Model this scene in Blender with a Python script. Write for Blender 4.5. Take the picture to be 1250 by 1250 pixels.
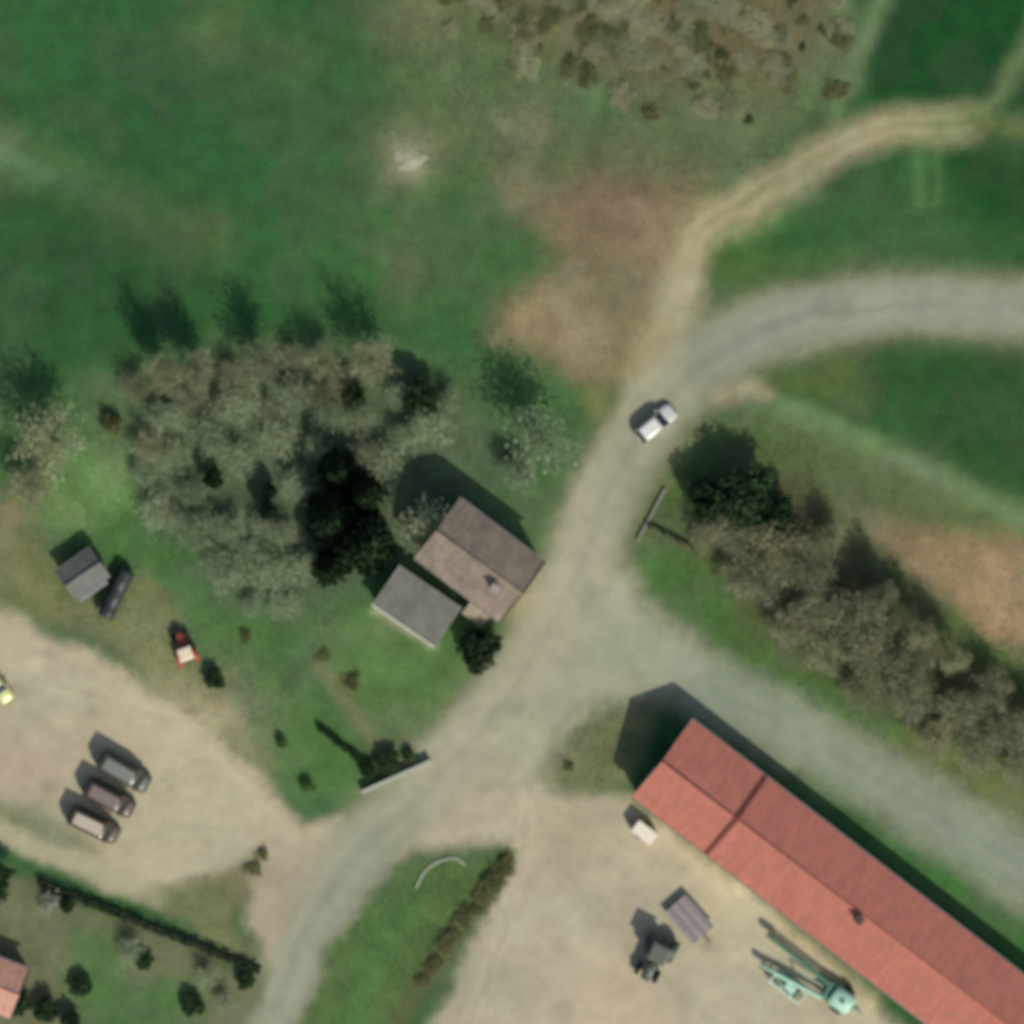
import bpy, math, random
import numpy as np
from mathutils import Vector, Matrix

for o in list(bpy.data.objects): bpy.data.objects.remove(o, do_unlink=True)
SC = bpy.context.scene
COL = SC.collection
random.seed(11); RNG = np.random.default_rng(11)
PI = math.pi

# ------------------------------------------------------------------ camera, sky, sun, exposure
S = 12.5                                   # photograph pixels per metre on the ground
CAMX, CAMY, CAMH = -4.0, 42.0, 620.0      # high, looking straight down, a little off to the north
SPAN = 1250 / S
cam = bpy.data.cameras.new('camera'); cam_o = bpy.data.objects.new('camera', cam); COL.objects.link(cam_o)
cam_o.location = (CAMX, CAMY, CAMH)
cam.sensor_width = 36; cam.lens = 36 * CAMH / SPAN
cam.shift_x = -CAMX / SPAN; cam.shift_y = -CAMY / SPAN
cam.clip_start = 10; cam.clip_end = 6000
cam.dof.use_dof = True; cam.dof.focus_distance = CAMH / 2; cam.dof.aperture_fstop = 0.45
SC.camera = cam_o
SUN_EL = math.radians(45); SDX, SDY = 0.47, -0.88        # towards the sun, world x/y
_n = math.hypot(SDX, SDY); SDX /= _n; SDY /= _n
W = bpy.data.worlds.new('World'); SC.world = W; W.use_nodes = True
nt = W.node_tree; nt.nodes.clear()
sky = nt.nodes.new('ShaderNodeTexSky'); sky.sky_type = 'NISHITA'; sky.sun_disc = False
sky.dust_density = 2.0; sky.sun_elevation = SUN_EL; sky.sun_rotation = math.atan2(SDX, SDY)
bg = nt.nodes.new('ShaderNodeBackground'); bg.inputs['Strength'].default_value = 0.11
wo = nt.nodes.new('ShaderNodeOutputWorld')
nt.links.new(sky.outputs[0], bg.inputs[0]); nt.links.new(bg.outputs[0], wo.inputs[0])
sl = bpy.data.lights.new('sun', 'SUN'); sl.energy = 3.2; sl.angle = math.radians(0.6); sl.color = (1.0, 0.945, 0.86)
so = bpy.data.objects.new('sun', sl); COL.objects.link(so)
so.rotation_euler = Vector((-SDX * math.cos(SUN_EL), -SDY * math.cos(SUN_EL), -math.sin(SUN_EL))).to_track_quat('-Z', 'Y').to_euler()
so.location = (60, -110, 150)
SC.view_settings.view_transform = 'Standard'; SC.view_settings.look = 'None'
SC.view_settings.exposure = 0.1; SC.view_settings.gamma = 1.0; SC.view_settings.use_curve_mapping = False

# ------------------------------------------------------------------ helpers
def P(px, py, z=0.0):
    """photograph pixel -> world point at height z"""
    X = (px - 625) / S; Y = (625 - py) / S; k = (CAMH - z) / CAMH
    return Vector((CAMX + (X - CAMX) * k, CAMY + (Y - CAMY) * k, z))
def lin(c):
    return tuple(((v / 255) / 12.92 if v / 255 <= 0.04045 else ((v / 255 + 0.055) / 1.055) ** 2.4) for v in c)

def new_mat(name):
    m = bpy.data.materials.new(name); m.use_nodes = True
    return m, m.node_tree, m.node_tree.nodes['Principled BSDF']
def N(nt, t, **kw):
    n = nt.nodes.new(t)
    for k, v in kw.items():
        if hasattr(n, k): setattr(n, k, v)
        else: n.inputs[k].default_value = v
    return n
def mixc(nt, a, b, f, blend='MIX'):
    n = nt.nodes.new('ShaderNodeMix'); n.data_type = 'RGBA'; n.blend_type = blend
    for s, v in ((0, f), (6, a), (7, b)):
        if hasattr(v, 'is_linked') or isinstance(v, bpy.types.NodeSocket): nt.links.new(v, n.inputs[s])
        else: n.inputs[s].default_value = v if s == 0 else (*v, 1) if len(v) == 3 else v
    return n.outputs[2]
def ramp(nt, sock, pts):
    r = nt.nodes.new('ShaderNodeValToRGB'); e = r.color_ramp.elements
    while len(e) < len(pts): e.new(0.5)
    for i, (p, v) in enumerate(pts):
        e[i].position = p; e[i].color = (v, v, v, 1) if not hasattr(v, '__len__') else (*v, 1)
    nt.links.new(sock, r.inputs[0]); return r.outputs[0]
def noise(nt, vec, scale, detail=4, rough=0.6):
    n = N(nt, 'ShaderNodeTexNoise', Scale=scale, Detail=detail, Roughness=rough)
    if vec is not None: nt.links.new(vec, n.inputs['Vector'])
    return n.outputs['Fac']
def bump(nt, b, h, strength, dist):
    n = N(nt, 'ShaderNodeBump', Strength=strength, Distance=dist)
    nt.links.new(h, n.inputs['Height']); nt.links.new(n.outputs[0], b.inputs['Normal'])

_m = {}
def plain(name, c, rough=0.6, metal=0.0, var=0.18, scale=2.5, bumps=0.0, spec=0.4, coat=0.0):
    """paint / metal / wood with uneven weathering"""
    if name in _m: return _m[name]
    m, nt, b = new_mat(name)
    co = N(nt, 'ShaderNodeTexCoord').outputs['Object']
    n1 = noise(nt, co, scale, 6, 0.65); n2 = noise(nt, co, scale * 9, 3)
    f = mixc(nt, tuple(v * (1 - var) for v in c), tuple(min(1, v * (1 + var)) for v in c), ramp(nt, n1, ((0.3, 0.0), (0.7, 1.0))))
    f = mixc(nt, f, ramp(nt, n2, ((0.25, 0.82), (0.6, 1.0))), 1.0, 'MULTIPLY')
    nt.links.new(f, b.inputs['Base Color'])
    b.inputs['Roughness'].default_value = rough; b.inputs['Metallic'].default_value = metal
    b.inputs['Specular IOR Level'].default_value = spec; b.inputs['Coat Weight'].default_value = coat
    if bumps: bump(nt, b, n2, bumps, 0.02)
    _m[name] = m; return m
def ground_mat(name, grain, contrast, bdist, rough=0.95, hue=0.0):
    """soil, grass and road surfaces: colour by place (attribute), grain and relief by noise"""
    m, nt, b = new_mat(name)
    at = N(nt, 'ShaderNodeAttribute', attribute_name='albedo').outputs['Color']
    co = N(nt, 'ShaderNodeNewGeometry').outputs['Position']
    a = noise(nt, co, grain, 5, 0.7); c = noise(nt, co, grain * 0.13, 5, 0.6); d = noise(nt, co, grain * 5, 2, 0.6)
    f = mixc(nt, at, ramp(nt, a, ((0.28, 1 - contrast), (0.72, 1 + contrast))), 1.0, 'MULTIPLY')
    f = mixc(nt, f, ramp(nt, c, ((0.3, 1 - contrast * 0.7), (0.7, 1 + contrast * 0.7))), 1.0, 'MULTIPLY')
    f = mixc(nt, f, ramp(nt, d, ((0.3, 1 - contrast * 0.6), (0.7, 1 + contrast * 0.6))), 1.0, 'MULTIPLY')
    if hue:
        e = noise(nt, co, grain * 0.5, 3)
        f = mixc(nt, f, mixc(nt, f, (1.25, 1.05, 0.75), 1.0, 'MULTIPLY'), ramp(nt, e, ((0.5, 0.0), (0.75, hue))))
    nt.links.new(f, b.inputs['Base Color'])
    b.inputs['Roughness'].default_value = rough; b.inputs['Specular IOR Level'].default_value = 0.12
    bump(nt, b, a, 0.7, bdist)
    return m
def leaf_mat(name, dark, light, transl=0.25):
    m, nt, b = new_mat(name)
    g = N(nt, 'ShaderNodeNewGeometry').outputs['Random Per Island']
    oi = N(nt, 'ShaderNodeObjectInfo').outputs['Random']
    f = mixc(nt, dark, light, g)
    f = mixc(nt, f, ramp(nt, oi, ((0.0, (0.72, 0.78, 0.62)), (0.35, (0.98, 1.0, 0.92)), (0.7, (1.12, 1.08, 0.95)), (1.0, (1.2, 1.25, 1.08)))), 1.0, 'MULTIPLY')
    nt.links.new(f, b.inputs['Base Color']); b.inputs['Roughness'].default_value = 0.75
    b.inputs['Specular IOR Level'].default_value = 0.15
    t = N(nt, 'ShaderNodeBsdfTranslucent'); nt.links.new(f, t.inputs[0])
    mx = N(nt, 'ShaderNodeMixShader'); mx.inputs[0].default_value = transl
    nt.links.new(b.outputs[0], mx.inputs[1]); nt.links.new(t.outputs[0], mx.inputs[2])
    nt.links.new(mx.outputs[0], nt.nodes['Material Output'].inputs[0])
    return m

class MB:
    def __init__(s): s.v = []; s.f = []
    def add(s, vs, fs):
        o = len(s.v); s.v += [tuple(v) for v in vs]; s.f += [tuple(i + o for i in f) for f in fs]; return s
    def box(s, x0, x1, y0, y1, z0, z1, tx=0.0, ty=0.0):
        return s.add([(x0, y0, z0), (x1, y0, z0), (x1, y1, z0), (x0, y1, z0), (x0 + tx, y0 + ty, z1), (x1 - tx, y0 + ty, z1), (x1 - tx, y1 - ty, z1), (x0 + tx, y1 - ty, z1)],
                     [(3, 2, 1, 0), (4, 5, 6, 7), (0, 1, 5, 4), (1, 2, 6, 5), (2, 3, 7, 6), (3, 0, 4, 7)])
    def beam(s, a, b, w, h=None):
        a = Vector(a); b = Vector(b); d = (b - a).normalized(); h = h or w
        up = Vector((0, 0, 1)) if abs(d.z) < 0.9 else Vector((0, 1, 0))
        r = d.cross(up).normalized() * w / 2; u = r.cross(d).normalized() * h / 2
        return s.add([a - r - u, a + r - u, a + r + u, a - r + u, b - r - u, b + r - u, b + r + u, b - r + u],
                     [(0, 1, 2, 3), (7, 6, 5, 4), (0, 4, 5, 1), (1, 5, 6, 2), (2, 6, 7, 3), (3, 7, 4, 0)])
    def tube(s, pts, rs, n=8):
        o = len(s.v); pts = [Vector(p) for p in pts]
        for i, p in enumerate(pts):
            d = (pts[min(i + 1, len(pts) - 1)] - pts[max(i - 1, 0)]).normalized()
            up = Vector((0, 0, 1)) if abs(d.z) < 0.9 else Vector((1, 0, 0))
            r = d.cross(up).normalized(); u = r.cross(d)
            for k in range(n):
                q = p + (r * math.cos(2 * PI * k / n) + u * math.sin(2 * PI * k / n)) * rs[i]; s.v.append(tuple(q))
        for i in range(len(pts) - 1):
            for k in range(n):
                s.f.append((o + i * n + k, o + i * n + (k + 1) % n, o + (i + 1) * n + (k + 1) % n, o + (i + 1) * n + k))
        s.f.append(tuple(o + k for k in range(n))[::-1]); s.f.append(tuple(o + (len(pts) - 1) * n + k for k in range(n)))
        return s
    def lathe_y(s, c, prof, n=20):
        """revolve (radius, y) pairs around the y axis through c"""
        o = len(s.v)
        for r, y in prof:
            for k in range(n): s.v.append((c[0] + r * math.cos(2 * PI * k / n), c[1] + y, c[2] + r * math.sin(2 * PI * k / n)))
        for i in range(len(prof) - 1):
            for k in range(n): s.f.append((o + i * n + k, o + i * n + (k + 1) % n, o + (i + 1) * n + (k + 1) % n, o + (i + 1) * n + k))
        s.f.append(tuple(o + k for k in range(n))); s.f.append(tuple(o + (len(prof) - 1) * n + k for k in range(n))[::-1])
        return s
    def loft(s, rings, cap=True):
        o = len(s.v); n = len(rings[0])
        for r in rings: s.v += [tuple(p) for p in r]
        for i in range(len(rings) - 1):
            for k in range(n): s.f.append((o + i * n + k, o + i * n + (k + 1) % n, o + (i + 1) * n + (k + 1) % n, o + (i + 1) * n + k))
        if cap: s.f.append(tuple(o + k for k in range(n))[::-1]); s.f.append(tuple(o + (len(rings) - 1) * n + k for k in range(n)))
        return s
    def mesh(s, name, mat, smooth=False):
        me = bpy.data.meshes.new(name); me.from_pydata(s.v, [], s.f); me.update()
        if mat: me.materials.append(mat)
        if smooth: me.polygons.foreach_set('use_smooth', [True] * len(me.polygons))
        return me
    def build(s, name, mat, parent=None, smooth=False, bevel=0.0):
        o = bpy.data.objects.new(name, s.mesh(name, mat, smooth)); COL.objects.link(o); o.parent = parent
        if bevel:
            b = o.modifiers.new('bevel', 'BEVEL'); b.width = bevel; b.segments = 2; b.limit_method = 'ANGLE'
        return o
def tag(o, label, cat=None, group=None, kind=None):
    if label: o['label'] = label
    if cat: o['category'] = cat
    if group: o['group'] = group
    if kind: o['kind'] = kind
    return o
def empty(name, loc, rz, label, cat, group=None):
    o = bpy.data.objects.new(name, None); COL.objects.link(o); o.location = loc; o.rotation_euler = (0, 0, rz)
    o.empty_display_size = 0.3
    return tag(o, label, cat, group)
def copy_tree(o, parent=None):
    c = o.copy(); COL.objects.link(c); c.parent = parent
    for ch in list(o.children): copy_tree(ch, c)
    return c
def ang(ax, ay): return math.atan2(-ay, ax)          # picture direction -> world heading

# ------------------------------------------------------------------ what grows and lies where: ground colours
_lat = {}
def vnoise(x, y, seed):
    if seed not in _lat: _lat[seed] = np.random.default_rng(seed).random((256, 256)) * 2 - 1
    L = _lat[seed]; xi = np.floor(x).astype(int); yi = np.floor(y).astype(int); fx = x - xi; fy = y - yi
    fx = fx * fx * (3 - 2 * fx); fy = fy * fy * (3 - 2 * fy)
    a = L[xi % 256, yi % 256]; b = L[(xi + 1) % 256, yi % 256]; c = L[xi % 256, (yi + 1) % 256]; d = L[(xi + 1) % 256, (yi + 1) % 256]
    return (a * (1 - fx) + b * fx) * (1 - fy) + (c * (1 - fx) + d * fx) * fy
def fbm(x, y, seed):
    return vnoise(x, y, seed) * 0.55 + vnoise(x * 2.1, y * 2.1, seed + 1) * 0.3 + vnoise(x * 4.3, y * 4.3, seed + 2) * 0.15
def seg_d(x, y, a, b):
    ax, ay = a; bx, by = b; dx, dy = bx - ax, by - ay; L = dx * dx + dy * dy + 1e-9
    t = np.clip(((x - ax) * dx + (y - ay) * dy) / L, 0, 1)
    return np.hypot(x - ax - t * dx, y - ay - t * dy), t
def smooth_line(pts, n=6):
    """Catmull-Rom through pts (each may carry a width)"""
    P_ = [pts[0]] + list(pts) + [pts[-1]]; out = []
    for i in range(1, len(P_) - 2):
        p0, p1, p2, p3 = (np.array(P_[k], float) for k in (i - 1, i, i + 1, i + 2))
        for j in range(n):
            t = j / n
            out.append(tuple(0.5 * ((2 * p1) + (-p0 + p2) * t + (2 * p0 - 5 * p1 + 4 * p2 - p3) * t * t + (-p0 + 3 * p1 - 3 * p2 + p3) * t ** 3)))
    out.append(tuple(map(float, P_[-2]))); return out
def line_sd(x, y, pts):
    """signed distance to a band: pts = (x, y, full width)"""
    d = np.full(x.shape, 1e9)
    for a, b in zip(pts[:-1], pts[1:]):
        q, t = seg_d(x, y, a[:2], b[:2]); d = np.minimum(d, q - (a[2] + (b[2] - a[2]) * t) / 2)
    return d
def poly_sd(x, y, pts):
    d = np.full(x.shape, 1e9); ins = np.zeros(x.shape, bool)
    for i in range(len(pts)):
        a = pts[i]; b = pts[(i + 1) % len(pts)]
        q, _ = seg_d(x, y, a, b); d = np.minimum(d, q)
        c = ((a[1] > y) != (b[1] > y)) & (x < (b[0] - a[0]) * (y - a[1]) / (b[1] - a[1] + 1e-12) + a[0]); ins ^= c
    return np.where(ins, -d, d)

ROAD = smooth_line([(270, 1330, 84), (330, 1230, 84), (385, 1110, 88), (450, 1025, 92), (545, 940, 96), (625, 840, 96), (690, 735, 92), (735, 620, 88),
                    (790, 520, 90), (868, 438, 92), (970, 390, 84), (1085, 373, 80), (1180, 373, 76), (1250, 378, 74), (1330, 386, 74)])
SIDE = smooth_line([(690, 790, 110), (770, 785, 84), (860, 836, 70), (960, 888, 66), (1100, 968, 66), (1250, 1062, 66), (1340, 1120, 66)])
TRACK = smooth_line([(800, 455, 70), (822, 385, 58), (836, 330, 50), (862, 280, 48), (915, 245, 44), (965, 215, 40), (1015, 182, 40), (1080, 158, 42), (1180, 152, 42)])
TRACK2 = smooth_line([(1150, 156, 40), (1195, 142, 30), (1225, 100, 20), (1262, 40, 18), (1300, -40, 18)])
JUNC = [(640, 800), (700, 700), (762, 690), (800, 752), (860, 800), (850, 850), (790, 848), (720, 870), (680, 920), (672, 960), (560, 960), (575, 890)]
YARD_R = [(545, 965), (672, 955), (700, 972), (762, 968), (790, 995), (870, 1062), (960, 1135), (1110, 1265), (1200, 1350), (480, 1350), (545, 1215), (600, 1110), (630, 1035), (600, 1022), (545, 1030), (490, 1050)]
YARD_L = [(-60, 715), (0, 738), (75, 778), (150, 822), (215, 862), (275, 910), (330, 965), (365, 1000), (410, 1000), (420, 1050), (360, 1150), (325, 1185), (300, 1110), (318, 1050), (255, 1068), (180, 1088), (110, 1060), (60, 1015), (0, 985), (-60, 960)]
PATH_L = smooth_line([(-50, 1000, 26), (10, 1020, 28), (70, 1046, 28), (130, 1070, 28), (190, 1096, 24)])
GRASS_M = [(485, 1072), (520, 1048), (560, 1046), (612, 1040), (628, 1040), (600, 1090), (560, 1150), (505, 1215), (460, 1300), (340, 1300), (372, 1225), (420, 1140)]
GRASS_C = [(672, 955), (690, 900), (720, 872), (785, 852), (820, 850), (770, 930), (748, 958)]

LAYERS = [
    # north-west meadow
    ('poly', [(-3000, -3000), (620, -3000), (620, 60), (640, 330), (560, 430), (-3000, 440)], (49, 92, 50), 60, 1),
    ('line', [(-60, 165, 60), (60, 210, 50), (150, 250, 40), (255, 290, 36)], (88, 114, 68), 34, 1),
    ('line', [(-40, 180, 12), (30, 200, 12), (110, 240, 10)], (94, 126, 94), 16, .85), ('blob', (265, 30, 42), (84, 106, 62), .85), ('blob', (365, 70, 45), (78, 100, 60), .7), ('blob', (235, 285, 50), (76, 98, 58), .6),
    ('blob', (60, 300, 70), (46, 84, 44), .7), ('blob', (150, 300, 90), (46, 88, 44), .6), ('blob', (100, 360, 120), (42, 80, 46), .6), ('blob', (180, 120, 90), (44, 86, 52), .5), ('blob', (340, 150, 70), (46, 92, 50), .5),
    # rough ground between meadow and scrub
    ('poly', [(440, -60), (1060, -60), (1040, 60), (1010, 150), (900, 230), (820, 260), (640, 250), (560, 240), (470, 170), (480, 90)], (90, 106, 68), 70, 1),
    ('poly', [(560, -3000), (1070, -3000), (1030, 60), (960, 110), (860, 110), (760, 110), (690, 70), (600, 25)], (104, 99, 67), 40, .95),
    ('blob', (520, 20, 45), (112, 110, 80), .8), ('blob', (590, 30, 50), (88, 96, 60), .5), ('blob', (560, 90, 70), (88, 116, 70), .6), ('blob', (650, 155, 32), (122, 124, 94), .8), ('blob', (720, 125, 30), (92, 124, 80), .8), ('blob', (630, 232, 30), (118, 120, 86), .7),
    ('blob', (720, 180, 55), (76, 104, 62), .6), ('blob', (800, 170, 60), (92, 112, 72), .6), ('blob', (880, 170, 60), (96, 110, 78), .6), ('blob', (500, 300, 110), (66, 102, 54), .7), ('blob', (560, 330, 70), (66, 100, 56), .5), ('blob', (495, 325, 30), (92, 108, 68), .7),
    ('line', [(1040, -20, 50), (1020, 60, 46), (985, 120, 36)], (100, 122, 78), 24, .8),
    # trodden brown earth by the bend
    ('poly', [(620, 230), (850, 212), (868, 262), (830, 330), (812, 420), (772, 470), (718, 478), (690, 440), (612, 412), (622, 378), (680, 335), (660, 280)], (122, 112, 80), 36, 1),
    ('blob', (755, 255, 60), (114, 100, 79), .95), ('blob', (790, 285, 40), (138, 124, 94), .8), ('blob', (690, 400, 60), (144, 130, 98), .9), ('blob', (735, 350, 34), (118, 112, 74), .6), ('blob', (640, 400, 30), (138, 124, 94), .7), ('blob', (752, 418, 24), (132, 128, 92), .5), ('blob', (722, 500, 26), (108, 112, 66), .9),
    # bare pale spots
    ('blob', (498, 197, 46), (108, 118, 82), .9), ('blob', (498, 196, 24), (154, 154, 120), .9),
    # north-east field
    ('poly', [(1060, 60), (1085, -3000), (3000, -3000), (3000, 330), (1250, 332), (1080, 326), (960, 348), (880, 370), (862, 330), (900, 280), (990, 225), (1040, 190), (1030, 140)], (46, 88, 44), 22, 1),
    ('poly', [(1075, -3000), (3000, -3000), (3000, 140), (1180, 128), (1060, 130), (1050, 60)], (27, 72, 34), 26, 1),
    ('poly', [(1150, 185), (3000, 175), (3000, 290), (1160, 270)], (27, 75, 32), 26, 1),
    ('line', [(1086, -20, 24), (1062, 30, 24), (1042, 75, 22), (1018, 135, 18)], (100, 124, 82), 14, .95),
    ('line', [(1118, 180, 12), (1120, 250, 10)], (84, 126, 72), 12, .8), ('line', [(1140, 180, 10), (1142, 245, 8)], (78, 118, 66), 12, .7),
    ('blob', (1100, 315, 90), (84, 108, 72), .35), ('line', [(872, 300, 26), (920, 280, 26), (990, 236, 20)], (92, 122, 72), 16, .7), ('blob', (900, 320, 34), (74, 104, 52), .8), ('line', [(870, 345, 26), (960, 322, 20), (1040, 314, 20)], (80, 104, 56), 18, .5),
    # east field below the road
    ('poly', [(935, 468), (1000, 430), (1100, 416), (1250, 414), (3000, 420), (3000, 600), (1250, 612), (1100, 530), (1010, 500)], (50, 88, 44), 22, 1),
    ('poly', [(1120, 430), (3000, 425), (3000, 600), (1250, 592), (1160, 545), (1120, 500)], (40, 80, 40), 36, .8),
    ('poly', [(935, 468), (1010, 428), (1060, 424), (1060, 500), (1000, 495)], (88, 104, 58), 24, .8),
    ('poly', [(900, 490), (960, 490), (1250, 612), (3000, 900), (3000, 1000), (1250, 668), (1050, 650), (990, 620), (940, 560)], (92, 110, 68), 20, 1),
    ('line', [(920, 485, 20), (1020, 520, 22), (1120, 570, 22), (1290, 650, 24)], (106, 132, 88), 14, .9),
    ('poly', [(1040, 640), (1110, 640), (1250, 660), (3000, 1000), (3000, 1100), (1250, 800), (1180, 770), (1120, 730), (1060, 690)], (146, 126, 94), 26, 1),
    ('blob', (1220, 740, 60), (160, 138, 106), .7), ('blob', (1080, 665, 34), (122, 116, 80), .6),
    # ground under the eastern scrub and the verge below it
    ('poly', [(770, 640), (830, 520), (930, 500), (1010, 620), (1130, 720), (1250, 800), (3000, 1600), (3000, 1900), (1250, 1040), (1110, 930), (960, 870), (850, 810), (770, 720)], (82, 104, 58), 20, 1),
    ('poly', [(850, 660), (900, 560), (980, 590), (1060, 700), (1180, 800), (1290, 860), (1290, 980), (1180, 900), (1050, 850), (930, 760)], (88, 88, 64), 34, .9),
    ('poly', [(768, 690), (800, 650), (850, 690), (890, 750), (860, 780), (800, 745)], (72, 108, 56), 22, .9),
    ('line', [(800, 745, 26), (900, 805, 34), (1000, 858, 40), (1080, 900, 34)], (74, 110, 56), 18, .8), ('line', [(1120, 910, 44), (1250, 985, 50), (1330, 1040, 50)], (104, 114, 68), 26, .8),
    # strip between side road and barn
    ('poly', [(840, 868), (880, 880), (1000, 942), (1120, 1015), (1250, 1100), (3000, 2100), (3000, 2300), (1250, 1240), (1020, 1050), (850, 900)], (66, 104, 58), 18, 1),
    ('line', [(1120, 1060, 40), (1250, 1150, 40)], (62, 110, 50), 26, .7),
    # wooded plot and gardens
    ('poly', [(150, 430), (300, 410), (440, 400), (560, 440), (620, 440), (700, 480), (720, 540), (680, 640), (660, 700), (600, 800), (560, 870), (520, 930), (470, 975), (400, 985), (360, 960), (300, 900), (240, 840), (170, 790), (100, 760), (-80, 700), (-80, 520), (60, 480)], (74, 106, 62), 24, 1),
    ('poly', [(150, 450), (300, 425), (460, 415), (560, 470), (640, 560), (600, 640), (470, 700), (360, 760), (280, 740), (190, 650), (160, 560)], (82, 101, 72), 30, 1),
    ('blob', (130, 585, 44), (110, 146, 84), .95), ('blob', (75, 622, 40), (108, 138, 80), .95), ('blob', (150, 660, 30), (70, 112, 56), .6),
    ('poly', [(-80, 600), (20, 610), (60, 680), (110, 760), (40, 750), (-80, 700)], (116, 118, 78), 26, .9), ('blob', (10, 625, 26), (130, 118, 82), .7),
    ('poly', [(60, 740), (130, 740), (180, 700), (225, 740), (235, 800), (300, 880), (330, 940), (260, 885), (170, 820)], (116, 118, 78), 18, .85),
    ('blob', (205, 690, 26), (68, 108, 52), .7), ('poly', [(240, 740), (330, 760), (400, 880), (440, 960), (360, 965), (300, 890)], (74, 112, 58), 22, .85),
    ('poly', [(380, 760), (470, 745), (540, 790), (575, 810), (540, 890), (490, 915), (420, 850)], (86, 116, 66), 20, .9),
    ('blob', (455, 800, 46), (90, 124, 70), .7), ('blob', (520, 860, 32), (78, 112, 58), .7), ('line', [(395, 815, 16), (420, 850, 20), (455, 905, 18), (478, 925, 14)], (116, 120, 84), 10, .8), ('blob', (430, 830, 14), (92, 92, 62), .7), ('blob', (405, 935, 34), (76, 114, 62), .6),
    # verges and surfaces of traffic
    ('line', ROAD, (116, 122, 88), 20, .7, 10), ('line', SIDE, (112, 122, 90), 20, .75, 8),
    ('line', TRACK, (162, 152, 116), 22, .95), ('line', [(990, 190, 12), (930, 232, 12), (905, 250, 12)], (116, 122, 80), 8, .6), ('line', [(1000, 204, 8), (945, 236, 8)], (104, 112, 70), 6, .6), ('line', [(1100, 152, 30), (1180, 150, 30)], (138, 140, 96), 12, .7),
    ('line', TRACK2, (112, 130, 86), 16, .8), ('line', [(1180, 152, 30), (1340, 160, 26)], (98, 112, 66), 16, .8),
    ('poly', YARD_L, (178, 167, 136), 14, 1), ('blob', (62, 800, 10), (150, 136, 112), .6), ('blob', (20, 940, 60), (178, 160, 136), .6), ('blob', (40, 860, 70), (166, 158, 132), .5), ('blob', (230, 900, 80), (186, 174, 142), .6), ('blob', (40, 1000, 30), (138, 142, 108), .8), ('line', [(0, 985, 30), (60, 1012, 26), (110, 1045, 20)], (124, 130, 96), 14, .85),
    ('line', PATH_L, (170, 164, 132), 9, 1), ('line', [(200, 1085, 12), (290, 1062, 14), (318, 1046, 16)], (128, 124, 88), 10, .8),
    ('poly', [(175, 1096), (250, 1076), (312, 1050), (300, 1085), (282, 1120), (310, 1175), (240, 1145)], (116, 120, 82), 12, .9), ('blob', (292, 1075, 18), (106, 102, 66), .7),
    ('poly', YARD_R, (176, 166, 138), 14, 1), ('poly', JUNC, (166, 162, 136), 24, .95),
    ('line', SIDE[5:], (148, 153, 130), 30, .6), ('line', SIDE[13:], (131, 143, 121), 26, .9), ('line', ROAD, (155, 153, 128), 18, .92, -8),
    ('line', smooth_line([(545, 940, 60), (625, 840, 60), (690, 735, 60), (735, 620, 60)]), (168, 163, 136), 30, .8), ('line', smooth_line([(868, 438, 50), (970, 390, 50), (1085, 373, 44), (1330, 382, 40)]), (134, 140, 122), 26, .9),
    ('line', smooth_line([(690, 655, 14), (722, 580, 14), (775, 480, 14), (830, 428, 14)]), (168, 164, 130), 14, .8), ('line', [(880, 486, 20), (915, 474, 20), (940, 480, 12)], (162, 150, 118), 12, .9), ('blob', (560, 960, 60), (168, 158, 132), .7), ('blob', (640, 900, 50), (162, 158, 128), .6), ('blob', (350, 1060, 50), (160, 150, 126), .7), ('blob', (330, 1120, 26), (162, 150, 122), .7), ('line', [(335, 1230, 40), (385, 1130, 44), (450, 1040, 50)], (146, 150, 130), 24, .8),
    ('poly', YARD_R, (176, 166, 138), 40, .0), ('blob', (700, 1010, 60), (172, 162, 130), .7), ('blob', (880, 1110, 60), (192, 178, 142), .8), ('line', [(800, 1012, 24), (900, 1090, 26), (1060, 1225, 30)], (198, 184, 150), 16, .8), ('blob', (600, 1200, 50), (160, 158, 130), .7), ('blob', (760, 1230, 70), (184, 168, 138), .6),
    ('line', [(a + 6, b + 7, 7) for a, b, w in TRACK[8:]], (178, 166, 128), 7, .4), ('line', [(a - 6, b - 7, 7) for a, b, w in TRACK[8:]], (178, 166, 128), 7, .4), ('line', [(a, b, 4) for a, b, w in TRACK[18:]], (122, 126, 84), 6, .45), ('blob', (835, 345, 26), (172, 160, 126), .7),
    # wheel tracks, patches and tyre marks
    ('line', [(a + 13, b + 9, 9) for a, b, w in ROAD], (160, 160, 136), 6, .35), ('line', [(a - 11, b - 8, 9) for a, b, w in ROAD], (162, 161, 137), 6, .35), ('line', [(a + 1, b, 7) for a, b, w in ROAD], (132, 136, 114), 8, .4),
    ('line', [(a + 5, b - 9, 7) for a, b, w in SIDE[10:]], (146, 153, 132), 5, .4), ('line', [(a - 5, b + 9, 7) for a, b, w in SIDE[10:]], (146, 153, 132), 5, .4),
    ('poly', [(700, 720), (722, 700), (742, 716), (716, 742)], (134, 138, 116), 4, .5), ('poly', [(990, 372), (1040, 362), (1044, 384), (996, 396)], (120, 126, 108), 4, .45), ('poly', [(596, 872), (620, 846), (640, 862), (612, 890)], (138, 140, 116), 4, .45), ('poly', [(1010, 905), (1042, 922), (1032, 940), (1000, 922)], (120, 130, 110), 4, .45),
    ('line', smooth_line([(380, 1030, 6), (320, 960, 6), (250, 930, 6), (190, 960, 6)]), (160, 150, 120), 5, 0.45),
    ('line', smooth_line([(360, 1010, 6), (260, 900, 6), (140, 850, 6), (-20, 800, 6)]), (194, 182, 150), 5, 0.45),
    ('line', smooth_line([(370, 1040, 6), (240, 1010, 6), (120, 1040, 6)]), (162, 152, 122), 5, 0.35),
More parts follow.
